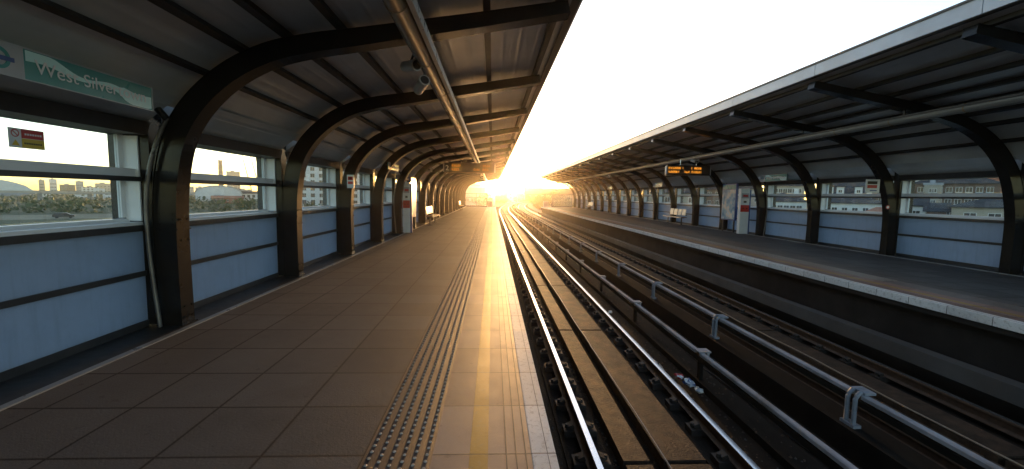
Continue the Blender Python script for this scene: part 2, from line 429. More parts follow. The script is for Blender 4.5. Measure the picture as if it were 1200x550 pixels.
    a,c=sorted((fx-sgn*.004+sgn*.0,fx+sgn*.09)); MB().box(a,c,y0,y1,zt-.03,zt-.004).build('edge_trim',M['purlin'],t)
    # wall: one window and two panels per bay, dark rails between
    xw=IN[0][0]+sgn*(.365 if sgn<0 else .305)
    def xs(a,b): return sorted((xw+sgn*a,xw+sgn*b))
    protos={}
    for i in range(len(ribs)-1):
        ya,yb=ribs[i]+.21,ribs[i+1]
        if not protos:
            ln=yb-ya
            def bx(name,mat,a,b_,z0,z1,m=None,yy=(0,ln),parent=None,bevel=0):
                q,r=xs(a,b_); o=MB().box(q,r,yy[0],yy[1],z0,z1).build(name,M[mat],None,bevel=bevel); return o
            P=[]
            P.append(bx('wall_panel','panel',.01,.035,.08,.585,yy=(.0,ln)))
            P.append(bx('wall_panel','panel',.01,.035,.64,1.09,yy=(.0,ln)))
            P.append(bx('wall_plinth','darkrail',.0,.05,0.004,.08))
            P.append(bx('wall_rail','darkrail',-.012,.05,.585,.64))
            P.append(bx('wall_rail','darkrail',-.03,.05,1.09,1.155))
            # window: frame mesh with a glass pane as sub-part
            w=MB()
            q,r=xs(.0,.22); w.box(q,r,0,ln,1.155,1.19)                  # deep sill
            q,r=xs(.14,.205); w.box(q,r,0,ln,1.19,1.225)
            q,r=xs(-.0,.16); w.box(q,r,0,.02,1.2,2.13); w.box(q,r,ln-.02,ln,1.2,2.13)   # reveals
            q,r=xs(.16,.20); w.box(q,r,0,.07,1.235,2.15); w.box(q,r,ln-.07,ln,1.235,2.15)
            q,r=xs(.03,.20); w.box(q,r,.02,ln-.02,1.685,1.772)
            win=w.build('window',M['white'])
            q,r=xs(.175,.185); pane=MB().box(q,r,.07,ln-.07,1.235,1.685).box(q,r,.07,ln-.07,1.772,2.15).build('glass_pane',M['glass'])
            q,r=xs(-.015,.03); bar=MB().box(q,r,0,ln,1.635,1.685).build('handrail',M['darkrail'])
            for c_ in(pane,bar): c_.parent=win
            P.append(win)
            # head beam above the window closing up to the roof sheet
            bb=MB(); fc=[(0,1,2,3),(7,6,5,4),(0,4,5,1),(1,5,6,2),(2,6,7,3),(3,7,4,0)]
            ins=.46 if sgn<0 else .55
            for q,mm in(([(xw-sgn*.10,2.14),(xw+sgn*.30,2.14),(xw+sgn*.30,2.28),(xw-sgn*.14,2.28)],0),([(xw-sgn*.10,2.282),(xw+sgn*.30,2.282),(xw+sgn*.30,2.64),(xw-sgn*ins,2.56)],1)):
                bb.add([(p[0],0,p[1]) for p in q]+[(p[0],ln,p[1]) for p in q],fc,mm)
            P.append(bb.build('window_head',[M['darkrail'],M['roof']]))
            for o in P:
                o.parent=t; o.location=Vector((0,ya,0))-t.location
            protos['p']=P
        else:
            for o in protos['p']:
                copy_tree(o,t,Vector((0,ya,0))-t.location)
    # solid backing behind each column
    return t
RL=[5.0+3*k for k in range(-3,18)]
RR=[8.84+3*k for k in range(-4,18)]
canL=canopy(-1,LIN,RL,-4.3,56.3,'dark curved canopy with ribs and windows over the near left platform',.22)
canR=canopy(1,RIN,RR,-3.3,60.1,'dark curved canopy with pale fascia over the far right platform',.20)

# service tubes under the canopies
def tubething(x,z,y0,y1,r,label,side,mt='tube'):
    t=empty('service_tube',(x,y0,z),label,'service tube','tubes slung below the canopies'); t['_abs']=1
    b=MB().cyl((x,y0,z),(x,y1,z),r,20); b.build('tube_body',M[mt],t,smooth=True)
    y=y0+1.2; c=None
    while y<y1:
        if c is None: c=MB().cyl((0,0,0),(0,.02,0),r+.006,20).build('joint_collar',M['tube'],t); q=c
        else: q=c.copy(); COL.objects.link(q)
        q.location=Vector((x,y,z))-t.location; y+=1.5
    c=MB().box(x+side*(r+.012),x+side*(r+.012)+side*.045,y0,y1,z-.05,z+.045); c.build('cable_tray',M['tray'],t)
    c=MB().box(min(x-side*(r+.004),x-side*(r+.03)),max(x-side*(r+.004),x-side*(r+.03)),y0,y1,z+.02,z+.05); c.build('cable_conduit',M['purlin'],t)
    return t
tL=tubething(-.80,3.10,1.0,55.5,.095,'long round service tube with bright cable tray under the left canopy',1)
tR=tubething(8.62,3.27,2.0,59,.085,'long grey service tube under the right canopy',1,'tubegrey')
for t,ribs,zz in((tL,RL,3.3),(tR,RR,3.5)):
    x,z=t.location.x,t.location.z; h=None
    for y in ribs:
        if 1<y<55:
            if h is None:
                h=MB().box(x-.01,x+.01,0,.04,z+.07,zz+.02).build('hanger',M['purlin'],t); h.location=Vector((0,y+.08,0))-t.location
            else:
                c=h.copy(); COL.objects.link(c); c.location=Vector((0,y+.08,0))-t.location
# cameras / speakers hanging from the tubes
def horn(name,x,y,z,rz,tilt,label,s=1.):
    t=empty(name,(x,y,z),label,'camera','cameras hung from the service tubes')
    R=Matrix.Rotation(rz,3,'Z')@Matrix.Rotation(tilt,3,'X')
    a=R@Vector((0,-.11*s,0));b=R@Vector((0,.11*s,0))
    MB().cyl(a,b,.058*s,18).cyl(a,a+(a-b)*.06,.064*s,18).build('housing',M['drum'],t,smooth=False,bevel=.004)
    MB().cyl(a*1.13,a*1.14,.048*s,18).build('lens_cover',M['black'],t)
    MB().cyl((0,0,.03),(0.04*(-1 if x>4 else 1),0,.14),.014,8).build('arm',M['alu'],t)
    return t
horn('camera',-.985,5.30,3.04,.75,.1,'upper silver drum camera on the tube under the left canopy',1.1)
horn('camera',-.90,5.55,2.88,.5,-.3,'lower silver drum camera on the tube under the left canopy',1.1)
horn('camera',-.82,17.2,2.92,.2,.2,'small camera just above the left departure display',.7)
horn('camera',8.50,18.3,3.12,.5,.3,'left one of two cameras above the right departure display')
horn('camera',8.70,18.3,3.12,-.6,.3,'right one of two cameras above the right departure display')
horn('camera',8.60,32.0,3.05,.3,.3,'pale camera hung halfway along the right service tube',1.3)
horn('camera',8.60,44.5,3.05,.3,.3,'farthest camera on the right service tube',1.5)
horn('camera',-.80,31.0,2.88,.3,.3,'farthest camera on the left service tube',1.3)

# departure displays
FONT={}
def glyphs(mb,x,z,cols,px,y,seed,fill=.62):
    """rows of amber dots, unreadable at this distance as in the photo"""
    rnd=random.Random(seed)
    for c in range(cols):
        if c%5==4: continue
        for r in range(6):
            if rnd.random()<fill: mb.box(x+c*px,x+c*px+px*.82,y-.004,y,z-r*px,z-r*px+px*.82)
def text_obj(s,size,mat,loc,rot,parent,name,extrude=.002,align='LEFT',sx=1.):
    cu=D.curves.new(name,'FONT'); cu.body=s; cu.size=size; cu.extrude=extrude; cu.align_x=align; cu.resolution_u=3
    o=D.objects.new(name,cu); COL.objects.link(o); dg=bpy.context.evaluated_depsgraph_get()
    me=D.meshes.new_from_object(o.evaluated_get(dg)); D.objects.remove(o); D.curves.remove(cu)
    me.materials.clear(); me.materials.append(mat)
    q=D.objects.new(name,me); COL.objects.link(q); q.location=loc; q.rotation_euler=rot; q.scale=(sx,1,1)
    if parent: q.parent=parent
    return q
def display(x0,x1,y,z0,z1,tubez,label,groups,num):
    xc=(x0+x1)/2; t=empty('departure_display',(xc,y,z0),label,'display','departure displays over the platforms')
    w=(x1-x0)/2; h=z1-z0
    MB().box(-w,w,0,.16,0,h).build('casing',M['black'],t,bevel=.01)
    for s in(-1,1):
        a,b=sorted((s*w,s*(w+.045))); MB().box(a,b,.02,.14,.03,h-.03).build('end_cap',M['sgrey'],t)
    for s in(-.35,.35): MB().cyl((s,.08,h),(s,.08,tubez-z0),.014,8).build('drop_rod',M['alu'],t)
    MB().box(-w+.02,w-.02,-.006,0,.0,.012).build('lower_trim',M['wood'],t)
    for gi,(gx,row,cols) in enumerate(groups):
        m=MB(); glyphs(m,-w+gx,h-.09-row*.16,cols,.0165,-.008,gi*7+3)
        m.build('display_line',M['led'],t)
    if num: text_obj(num,.30,M['signwhite'],(-w+.05,-.01,h*.5-.115),(math.pi/2,0,0),t,'platform_number',.004)
    return t
display(-2.05,0.06,18.5,2.46,2.88,3.0,'departure display with a white figure 2 under the left canopy',
        [(.32,0,22),(.32,1,18),(1.22,1,17),(1.52,0,2),(1.62,0,18),(1.60,1,16)],'2')
display(7.48,9.36,18.5,2.52,2.95,3.2,'black departure display with two amber lines under the right canopy',
        [(.05,0,32),(.05,1,30),(.66,0,2),(.74,1,15),(1.05,0,2),(1.17,0,20),(1.06,1,26)],None)

# station name signs
def roundel(parent,x,y,z,r,axis):
    b=MB(); n=28
    for i in range(n):
        a0,a1=2*math.pi*i/n,2*math.pi*(i+1)/n
        ps=[(r*math.cos(a0),r*math.sin(a0)),(r*math.cos(a1),r*math.sin(a1)),(.68*r*math.cos(a1),.68*r*math.sin(a1)),(.68*r*math.cos(a0),.68*r*math.sin(a0))]
        v=[(x,y+p[0],z+p[1]) for p in ps]+[(x+axis*.004,y+p[0],z+p[1]) for p in ps]
        b.add(v,[(0,1,2,3),(7,6,5,4),(0,4,5,1),(2,6,7,3)])
    b.build('roundel',M['teal'],parent)
    q=sorted((x,x+axis*.007)); MB().box(q[0],q[1],y-1.28*r,y+1.28*r,z-.2*r,z+.2*r).build('roundel_bar',M['blue'],parent)
def name_sign(x,y0,y1,z0,z1,sgn,label):
    """sgn=+1: faces +x (left wall); -1: faces -x (right wall)"""
    t=empty('station_name_sign',(x,y0,z0),label,'sign','station name signs')
    L=y1-y0;h=z1-z0; ax=sgn
    q=sorted((0,-ax*.03)); MB().box(q[0],q[1],0,L,0,h).build('sign_board',M['teal'],t)
    rp=.30 
    fwd=(lambda u:u) if sgn>0 else (lambda u:L-u)     # reading direction: left wall reads towards +y
    def yb(a,b): return sorted((fwd(a),fwd(b)))
    q=sorted((ax*.0005,ax*.003)); a,b=yb(0,rp); MB().box(q[0],q[1],a,b,.0,h).build('roundel_panel',M['sgrey'],t)
    roundel(t,ax*.003,fwd(rp/2+.0),0,.0,ax) if False else None
    roundel(t,ax*.0035,fwd(rp*.47),h/2,.072,ax)
    # pale wave running through the face
    n=26; v=[];f=[]
    for i in range(n+1):
        u=i/n; s=rp+.012+u*(L-rp-.024)
        c=h*(.80-.52*u+.10*math.sin(u*13)); wd=h*(.13+.07*math.sin(u*8+1)+(.09 if u>.7 else 0))
        lo=max(.006,c-wd); hi=min(h-.006,c+wd)
        v+=[(ax*.0025,fwd(s),lo),(ax*.0025,fwd(s),hi)]
        if i<n: f.append((2*i,2*i+2,2*i+3,2*i+1) if sgn<0 else (2*i,2*i+1,2*i+3,2*i+2))
    MB().add(v,f).build('wave_band',M['tealpale'],t)
    # lettering
    rz=math.pi/2 if sgn>0 else -math.pi/2
    tx=text_obj('West Silvertown',.125,M['signwhite'],(ax*.004,fwd(rp+.07),h*.5-.045),(math.pi/2,0,rz),t,'lettering',.0015)
    wd=max(v.co.x for v in tx.data.vertices); tx.scale=((L-rp-.15)/wd,1.1,1)
    fr=MB(); q=sorted((0,ax*.006)); fr.box(q[0],q[1],0,L,-.008,0); fr.box(q[0],q[1],0,L,h,h+.008); fr.box(q[0],q[1],-.008,0,-.008,h+.008); fr.box(q[0],q[1],L,L+.008,-.008,h+.008)
    fr.build('sign_frame',M['sgrey'],t)
    q=sorted((-ax*.03,-ax*.16))
    for yy in(.2,L-.2): MB().box(q[0],q[1],yy,yy+.03,h*.6,h*.6+.03).build('bracket',M['purlin'],t)
    return t
name_sign(-3.24,2.93,4.36,2.295,2.50,1,'teal West Silvertown station sign nearest the camera on the left wall')
name_sign(-3.24,13.75,15.2,2.30,2.51,1,'bright station name sign above the third left window, beyond the near one')
name_sign(11.02,15.95,17.55,2.27,2.52,-1,'teal station name sign on the right wall beside the help point')
name_sign(11.02,28.0,29.6,2.27,2.52,-1,'second station name sign along the right wall, beyond the departure display')
name_sign(11.02,40.0,41.6,2.27,2.52,-1,'farthest station name sign along the right wall')

# small notices
def notice_on_glass():
    t=empty('safety_notice',(-4.04,3.86,1.885),'red and yellow safety notice stuck on the nearest left window','notice')
    # faces +x, reads towards +y
    MB().box(-.004,0,0,.29,0,.165).build('notice_card',M['signwhite'],t)
    MB().box(.0006,.002,.10,.285,.085,.16).build('red_band',M['red'],t)
    MB().box(.0006,.002,.10,.285,.005,.082).build('yellow_band',M['syellow'],t)
    b=MB()
    for i in range(7): b.box(.0022,.003,.125+i*.021,.140+i*.021,.112,.128)
    b.build('notice_text',M['signwhite'],t)
    b=MB()
    for i in range(8): b.box(.0022,.003,.118+i*.019,.131+i*.019,.035,.050)
    b.build('notice_text',M['black'],t)
    b=MB();n=18
    for i in range(n):
        a0,a1=2*math.pi*i/n,2*math.pi*(i+1)/n
        v=[(.002,.05+r*math.cos(a),.122+r*math.sin(a)) for a,r in((a0,.033),(a1,.033),(a1,.025),(a0,.025))]
        b.add(v,[(0,1,2,3)])
    b.obox((.002,.05,.122),.001,.06,.007,0,0,math.radians(-45)); b.build('prohibition_symbol',M['red'],t)
    MB().add([(.002,.018,.018),(.002,.082,.018),(.002,.05,.068)],[(0,1,2)]).build('warning_triangle',M['syellow'],t)
notice_on_glass()
def rib_sign(x0,x1,y,z0,z1,label,bars,cat='sign'):
    t=empty('platform_notice',((x0+x1)/2,y,z0),label,cat,'small notices fixed to the ribs')
    w=(x1-x0)/2;h=z1-z0
    MB().box(-w,w,-.025,0,0,h).build('sign_board',M['signwhite'],t,bevel=.004)
    for (a,b,c,d,mt) in bars: MB().box(-w+a*2*w,-w+b*2*w,-.029,-.0255,c*h,d*h).build('sign_panel',M[mt],t)
    return t
rib_sign(-3.60,-3.43,10.98,1.66,1.99,'small white notice with red and black blocks on the third left rib',
         [(.15,.85,.60,.86,'red'),(.15,.85,.30,.50,'red'),(.3,.7,.66,.80,'black')])
rib_sign(10.42,10.82,11.78,1.78,2.15,'white square notice with a black and a red bar on the second right rib',
         [(.1,.8,.64,.86,'black'),(.1,.8,.34,.58,'red'),(.3,.8,.12,.2,'blue')])
t=empty('round_sticker',(11.17,11.82,1.38),'tiny round red and white sticker on the second right rib','sticker')
b=MB(); b.cyl((0,0,0),(0,-.006,0),.055,20); b.build('sticker_ring',M['red'],t); MB().cyl((0,-.0065,0),(0,-.009,0),.036,20).build('sticker_centre',M['signwhite'],t)
t=empty('way_out_sign',(-3.05,20.2,2.55),'small pale grey sign hung crosswise by the left wall','sign')
MB().box(-.33,.27,-.03,.0,0,.2).build('sign_board',M['sgrey'],t,bevel=.004); MB().box(-.22,.18,-.033,-.0305,.07,.13).build('sign_panel',M['black'],t)
for s in(-.2,.2): MB().cyl((s,-.015,.2),(s,-.015,.42),.008,6).build('drop_rod',M['alu'],t)

# drain pipes that follow the ribs
def pipe(IN,y,sgn,label):
    t=empty('drain_pipe',(IN[0][0],y,0),label,'pipe','drain pipes beside the ribs'); t['_abs']=1
    c=[(IN[0][0]+sgn*a,z) for a,z in catmull([(.20,0),(.245,.5),(.275,.95),(.275,1.35),(.23,1.72),(.13,2.05),(.0,2.32)],5)]
    MB().tube([(p[0],y,p[1]+.01) for p in c],.022,12).build('pipe_run',M['pipe'],t,smooth=True)
    e=c[-1]; MB().cyl((e[0]-sgn*.0,y,e[1]-.02),(e[0]-sgn*-.10,y,e[1]+.10),.035,12).build('outlet_elbow',M['purlin'],t,smooth=True)
    return t
ordn=['nearest','second','third','fourth','fifth']
for k,y in enumerate([4.94,16.94,28.94,40.94]): pipe(LIN,y,-1,f'{ordn[k]} curved metal drain pipe along the left wall'+(' by the first rib' if k==0 else ''))
for k,y in enumerate([17.78,29.78,41.78,53.78]): pipe(RIN,y,1,f'{ordn[k]} curved metal drain pipe along the right wall')

# help points and poster cases
def help_point(x,y,w,label):
    t=empty('help_point',(x,y,0),label,'help point','help points')
    MB().box(-w,w,0,.20,0,2.0).build('pillar',M['signwhite'],t,bevel=.01)
    MB().box(w+.002,w+.07,.02,.18,0,1.95).build('side_panel',M['blue'],t)
    f=w/.25
    MB().box(-.20*f,.20*f,-.006,-.001,1.58,1.80).build('information_plate',M['sgrey'],t)
    MB().box(-.13*f,.15*f,-.010,-.0065,1.64,1.73).build('emblem_plate',M['red'],t)
    MB().box(-.24*f,.24*f,-.006,-.001,.98,1.28).build('call_panel',M['red'],t)
    MB().box(-.08*f,.08*f,-.006,-.001,1.38,1.46).build('speaker_grille',M['black'],t)
    for a in(-.1,.1): MB().cyl((a*f,-.0065,1.13),(a*f,-.02,1.13),.035*f,12).build('call_button',M['black'],t)
    return t
help_point(11.14,18.75,.20,'white help point pillar with red blocks beside the right wall')
help_point(-3.40,17.35,.14,'white help point pillar with red block beside the left wall')
def poster_mat():
    t=NT('poster print'); c=t.ramp(t.noise(2.6,3,.5),(.35,(.10,.25,.42)),(.5,(.30,.48,.60)),(.62,(.75,.68,.55)),(.7,(.55,.70,.78)))
    return t.P(Base_Color=c,Roughness=.25)
M['poster']=poster_mat()
def poster(x,y,sgn,label):
    t=empty('poster_case',(x,y,.55),label,'poster case','poster cases on the walls')
    MB().box(-.05,.05,0,1.2,0,1.70).build('case_frame',M['blue'],t,bevel=.01)
    q=sorted((-sgn*.051,-sgn*.054)); MB().box(q[0],q[1],.05,1.15,.05,1.42).build('poster_sheet',M['poster'],t)
    MB().box(q[0],q[1],.05,1.15,1.45,1.64).build('header_panel',M['teal'],t)
    for yy in(.1,1.05): MB().box(-.03,.03,yy,yy+.05,-.55,0).build('post',M['darkrail'],t)
    return t
poster(11.16,19.45,1,'blue framed poster case with teal header behind the right help point')
poster(-3.42,18.15,-1,'blue framed poster case behind the left help point')

# benches
def bench(x,y,sgn,n,label):
    t=empty('bench',(x,y,0),label,'bench','platform benches'); L=.56*n+.3
    MB().box(-.17,.17,0,L,.42,.46).build('seat',M['wood'],t,bevel=.008)
    MB().box(-.20,-.175,-.02,L+.02,.40,.47).build('seat_rail' ,M['alu'],t) if sgn>0 else MB().box(.175,.20,-.02,L+.02,.40,.47).build('seat_rail',M['alu'],t)
    f=None
    for k in range(n):
        if f is None: f=MB().obox((sgn*.16,.38,.72),.03,.46,.38,0,0,0,sgn*.15).build('backrest',M['cream'],t,bevel=.02); f.location=(0,0,0)
        else: c=f.copy(); COL.objects.link(c); c.location=(0,k*.56,0)
    MB().box(sgn*.19-.015,sgn*.19+.015,.05,L-.05,.55,.60).build('back_rail',M['darkrail'],t)
    f=None
    for yy in(.3,L-.34): 
        b=MB(); b.box(-.03,.03,yy,yy+.05,.0,.42); b.box(-.15,.17,yy,yy+.05,.38,.42); b.box(-.14,.14,yy-.02,yy+.07,0,.015); b.build('leg',M['darkrail'],t)
    return t
bench(10.85,24.15,1,4,'bench with four cream backrests by the right wall near the display')
bench(10.85,47.3,1,4,'farther bench with cream backrests near the end of the right platform')
bench(-3.12,21.5,-1,4,'bench with cream backrests halfway along the left wall')
bench(-3.12,42.5,-1,4,'farther small bench near the end of the left wall')
# litter bins? none seen

# windbreak screens at the platform ends
def screen(x0,x1,y,label):
    t=empty('windbreak_screen',((x0+x1)/2,y,0),label,'screen','glass windbreak screens at the platform ends'); w=(x1-x0)/2; H=1.75
    b=MB()
    for x in(-w,0,w): b.box(x-.03,x+.03,0,.05,0,H)
    for z in(.12,.62,1.17,H-.03): b.box(-w,w,.005,.045,z-.025,z+.025)
    b.build('screen_frame',M['darkrail'],t)
    for x in(-w,0):
        for a,c in((.145,.595),(.645,1.145),(1.195,H-.055)): MB().box(x+.03,x+w-.03,.02,.03,a,c).build('glass_pane',M['frost'],t)
    MB().box(-w,w,0,.04,.0,.095).build('kick_plate',M['darkrail'],t)
screen(-3.5,-.75,56.6,'glazed end screen with grid frame closing the left platform')
screen(8.3,11.1,60.6,'glazed end screen with grid frame closing the right platform')
# small cabinet by the ends
for x,y,l in((-.35,58.,'small grey lineside cabinet beyond the left end screen'),(7.6,61.8,'small grey lineside cabinet beyond the right end screen')):
    t=empty('lineside_cabinet',(x,y,-.94 if y>60.5 else -.94),l,'cabinet','lineside cabinets')
    MB().box(-.35,.35,0,.45,0,1.7).build('cabinet_body',M['sgrey'],t,bevel=.01); MB().box(-.30,.30,-.012,-.001,.1,1.6).build('cabinet_door',M['cover'],t); MB().box(-.4,.4,-.05,.5,1.705,1.74).build('cabinet_roof',M['sgrey'],t)

# ------------------------------------------------------------------ tracks
XA=1.806; XB=5.42; G=.7525; ZR=-1.02
def slabstrip(x0,x1,ztop,y0,y1):
    b=MB(); y=y0
    while y<y1:
        ye=min(y+4.35,y1); m=[(x,yy) for yy in (y,(y+ye)/2,ye-.07) for x in (0,)]
        for a,c in((y,ye-.07),):
            if a<60 and c>60: c=60
            n=1 if c<=60 else 3
            for q in range(n):
                ya=a+(c-a)*q/n; yb=a+(c-a)*(q+1)/n; xa,xb=ctr(ya),ctr(yb)
                v=[(x0+xa,ya,-1.27),(x1+xa,ya,-1.27),(x1+xb,yb,-1.27),(x0+xb,yb,-1.27),(x0+xa,ya,ztop),(x1+xa,ya,ztop),(x1+xb,yb,ztop),(x0+xb,yb,ztop)]
                b.add(v,[(4,5,6,7),(0,1,5,4),(1,2,6,5),(2,3,7,6),(3,0,4,7)])
        y=ye
    return b
b=MB()
for xc in(XA,XB):
    for x0,x1 in((xc-.44,xc-.17),(xc-.02,xc+.42)):
        s=slabstrip(x0,x1,-1.135,-.2,250); b.add(s.v,s.f)
struct(b.build('track_slab',M['trackslab']))
sec=[(-.016,-.0003),(-.031,-.0013),(-.036,-.010),(-.034,-.035),(-.009,-.045),(-.009,-.125),(-.068,-.14),(-.068,-.15),(.068,-.15),(.068,-.14),(.009,-.125),(.009,-.045),(.034,-.035),(.036,-.010),(.031,-.0013),(.016,-.0003),(0,0)]
mats=[1]*len(sec); mats[0]=mats[-1]=mats[-2]=mats[-3]=0
fast=None
rn=['left rail of the near track beside the platform edge','right rail of the near track next to the first conductor rail','left rail of the far track beyond the raised conductor rail','right rail of the far track below the opposite platform']
for i,x in enumerate((XA-G,XA+G,XB-G,XB+G)):
    t=empty('running_rail',(x,0,ZR),'polished steel '+rn[i],'rail','running rails'); t['_abs']=1
    ca=math.radians(3)*(-1 if i%2==0 else 1)
    b=MB(); b.sweep([(a*math.cos(ca)-z*math.sin(ca)+x,a*math.sin(ca)+z*math.cos(ca)+ZR) for a,z in sec],path(0),mats=mats); b.build('rail_bar',[M['railtop'],M['rust']],t,smooth=True)
    if fast is None:
        b=MB(); b.box(-.19,.19,-.09,.09,-.225,-.152)
        for s in(-1,1):
            b.obox((s*.105,0,-.128),.07,.10,.05,0,0,0,s*.4); b.cyl((s*.15,.0,-.15),(s*.15,.0,-.105),.022,6)
        fast=b
        fo=fast.build('rail_fastening',M['clip'],t); fme=fo; y=3.0
        fo.location=(0,y,0); k0=1
    else: k0=0
    for k in range(k0,90 if i<2 else 60):
        y=3.0+.62*k+(0 if i<2 else .3)
        if i>=2: y+=3
        c=fme.copy(); COL.objects.link(c); c.parent=t; c.location=(ctr(y),y,0)
# concrete seats below the rails
b=MB()
for x in (XA-G,XA+G,XB-G,XB+G):
    b.sweep([(x-.24,-1.246),(x+.24,-1.246),(x+.24,-1.30),(x-.24,-1.30)],path(0))
struct(b.build('rail_plinth',M['trackbed']))
# stray cable lying on each track's centre line
for xc,l in((XA-.03,'thin tan cable lying along the centre of the near track'),(XB-.03,'thin tan cable lying along the centre of the far track')):
    rnd=random.Random(int(xc*10)); pts=[]; y=-2.; off=0
    while y<150:
        off=.6*off+rnd.uniform(-.012,.012); pts.append((xc+off+ctr(y),y,-1.105+rnd.uniform(-.008,.012))); y+=.55 if y<30 else 2.5
    tag(MB().tube(pts,.010,6).build('track_cable',M['cable'],smooth=True),l,'cable','cables between the rails')
# loose stones and rust flakes on the track bed
rnd=random.Random(21); b=MB()
for _ in range(3600):
    y=2.2+rnd.random()**1.8*45; x=rnd.choice((rnd.uniform(.45,.80),rnd.uniform(1.28,1.36),rnd.uniform(2.25,2.36),rnd.uniform(2.80,3.85),rnd.uniform(2.80,3.3),rnd.uniform(4.3,6.5)))
    s=rnd.uniform(.006,.019); n=5; a0=rnd.random()*6
    z0=-1.272 if not 3.10<x<3.40 else -1.172
    v=[(x+s*1.2*math.cos(a0+2*math.pi*i/n)*rnd.uniform(.7,1.2),y+s*1.2*math.sin(a0+2*math.pi*i/n)*rnd.uniform(.7,1.2),z0) for i in range(n)]+[(x+rnd.uniform(-.3,.3)*s,y+rnd.uniform(-.3,.3)*s,z0+s*rnd.uniform(.7,1.5))]
    b.add(v,[(i,(i+1)%n,n) for i in range(n)],rnd.randrange(3))
stuff(b.build('track_gravel',[M['rust'],M['concrete'],M['trackslab']]),'small stones and rust flakes scattered over the track bed','gravel')
for sd,xb,a,c,l in((5,2.74,5.5,24,'loose dark cable looping between the near track and the lower conductor rail'),(8,3.60,4,40,'black cable lying between the two conductor rails')):
    rnd=random.Random(sd); pts=[];y=a;o=0
    while y<c: o=.75*o+rnd.uniform(-.05,.05); pts.append((xb+o,y,-1.245+abs(rnd.gauss(0,.012)))); y+=.35
    tag(MB().tube(catmull(pts,3),.014,6).build('loose_cable',M['black'] if sd==8 else M['cable'],smooth=True),l,'cable')
# conductor rails with covers and brackets
def conductor(x,z,ys,label,h,legside,yend=180):
    t=empty('conductor_rail',(x,0,z),label,'conductor rail','conductor rails between the tracks'); t['_abs']=1
    ya=[ys-3]+[ys+3*k for k in range(0,int((yend-ys)/3))]
    first=None;fb=None
    for k,y in enumerate(ya):
        a,c=y+.07,y+2.93
        if first is None or y>57:
            pa=[(x+ctr(a),a),(x+ctr((a+c)/2),(a+c)/2),(x+ctr(c),c)]
            b=MB().sweep([(-.036,z-.05),(-.036,z-.012),(-.024,z),(.024,z),(.036,z-.012),(.036,z-.05)],pa,0)
            o=b.build('rail_cover',M['cover'],t)
            if first is None: first=o; y00=y
        else:
            o=first.copy(); COL.objects.link(o); o.location=Vector((0,y-y00,0))-t.location
    b=MB(); b.sweep([(x-.035,z-.075),(x+.035,z-.075),(x+.035,z-.14),(x-.035,z-.14)],path(0,-10,180)); b.build('rail_bar',M['matt'],t)
    for k,y in enumerate(ya[:40]):
        if fb is None:
            b=MB()
            if legside:      # twin bent legs on the near side, pad over the top
                for dy in(-.075,.025):
                    b.tube([(-.085,dy+.02,-h),(-.085,dy+.02,-.06),(-.07,dy+.02,-.02),(-.04,dy+.02,.012),(.06,dy+.02,.014)],.024,8)
                b.box(-.02,.11,-.10,.09,.004,.03); b.box(-.12,-.03,-.10,.09,-h-.02,-h+.02)
            else:
                b.box(-.055,.13,-.10,.06,.002,.02); b.box(.09,.13,-.05,.03,-.10,.002); b.box(.09,.12,-.05,.03,-.16,-.10)
            fb=b.build('bracket',M['bracket'] if legside else M['cover'],t); 
            o=fb
            if not legside:
                fl=MB().box(.0,.05,-.04,.04,-h,-.145).box(-.02,.10,-.08,.08,-h-.02,-h+.02).build('bracket_leg',M['matt']); fl.parent=fb
        else: o=copy_tree(fb,t)
        o.location=Vector((x+ctr(y),y,z))-t.location
conductor(3.13,-.735,3.2,'lower covered conductor rail beside the near track',.5,False)
conductor(4.12,-.585,4.50,'raised covered conductor rail on bent twin brackets between the tracks',.36,True)
# low concrete beams carrying the conductor brackets
b=MB(); b.sweep([(3.94,-.96),(4.3,-.96),(4.3,-1.3),(3.94,-1.3)],path(0)); b.sweep([(3.10,-1.17),(3.40,-1.17),(3.40,-1.3),(3.10,-1.3)],path(0))
struct(b.build('conductor_plinth',M['matt']))
# cable trough on the far platform wall
b=MB(); b.sweep([(6.52,-.72),(6.74,-.72),(6.74,-.95),(6.52,-.95)],path(0,-10,60)); tag(b.build('cable_trough',M['concrete']),'long grey cable trough along the foot of the right platform wall','cable trough')

# litter beside the near conductor rail
def crumple(seed,s,loc,mats,label):
    rnd=random.Random(seed); b=MB(); n=7;m=5;v=[]
    for j in range(m+1):
        for i in range(n):
            a=2*math.pi*i/n; ph=math.pi*j/m; r=s*(.6+.7*rnd.random())
            v.append((r*math.sin(ph)*math.cos(a)*1.1,r*math.sin(ph)*math.sin(a)*1.5,r*math.cos(ph)*.55+s*.4))
    f=[(j*n+i,j*n+(i+1)%n,(j+1)*n+(i+1)%n,(j+1)*n+i) for j in range(m) for i in range(n)]
    b.add(v,f); o=b.build('litter',mats); o.location=loc
    for p in o.data.polygons: p.material_index=rnd.randrange(len(mats))
    return tag(o,label,'litter','litter by the near conductor rail')
crumple(3,.06,(2.86,6.25,-1.17),[M['signwhite'],M['red']],'crumpled white and red wrapper beside the near conductor rail')
crumple(5,.075,(2.90,6.02,-1.17),[M['signwhite'],M['blue'],M['sgrey']],'crumpled white and blue packet beside the near conductor rail')
crumple(9,.06,(2.93,5.78,-1.17),[M['cream'],M['sgrey']],'crushed cream cup beside the near conductor rail, closest of the litter')
crumple(12,.05,(2.80,9.9,-1.17),[M['signwhite'],M['cream']],'small white scrap farther along beside the near conductor rail')
crumple(14,.05,(1.42,20.0,-1.1),[M['signwhite']],'white scrap of paper lying between the rails of the near track')

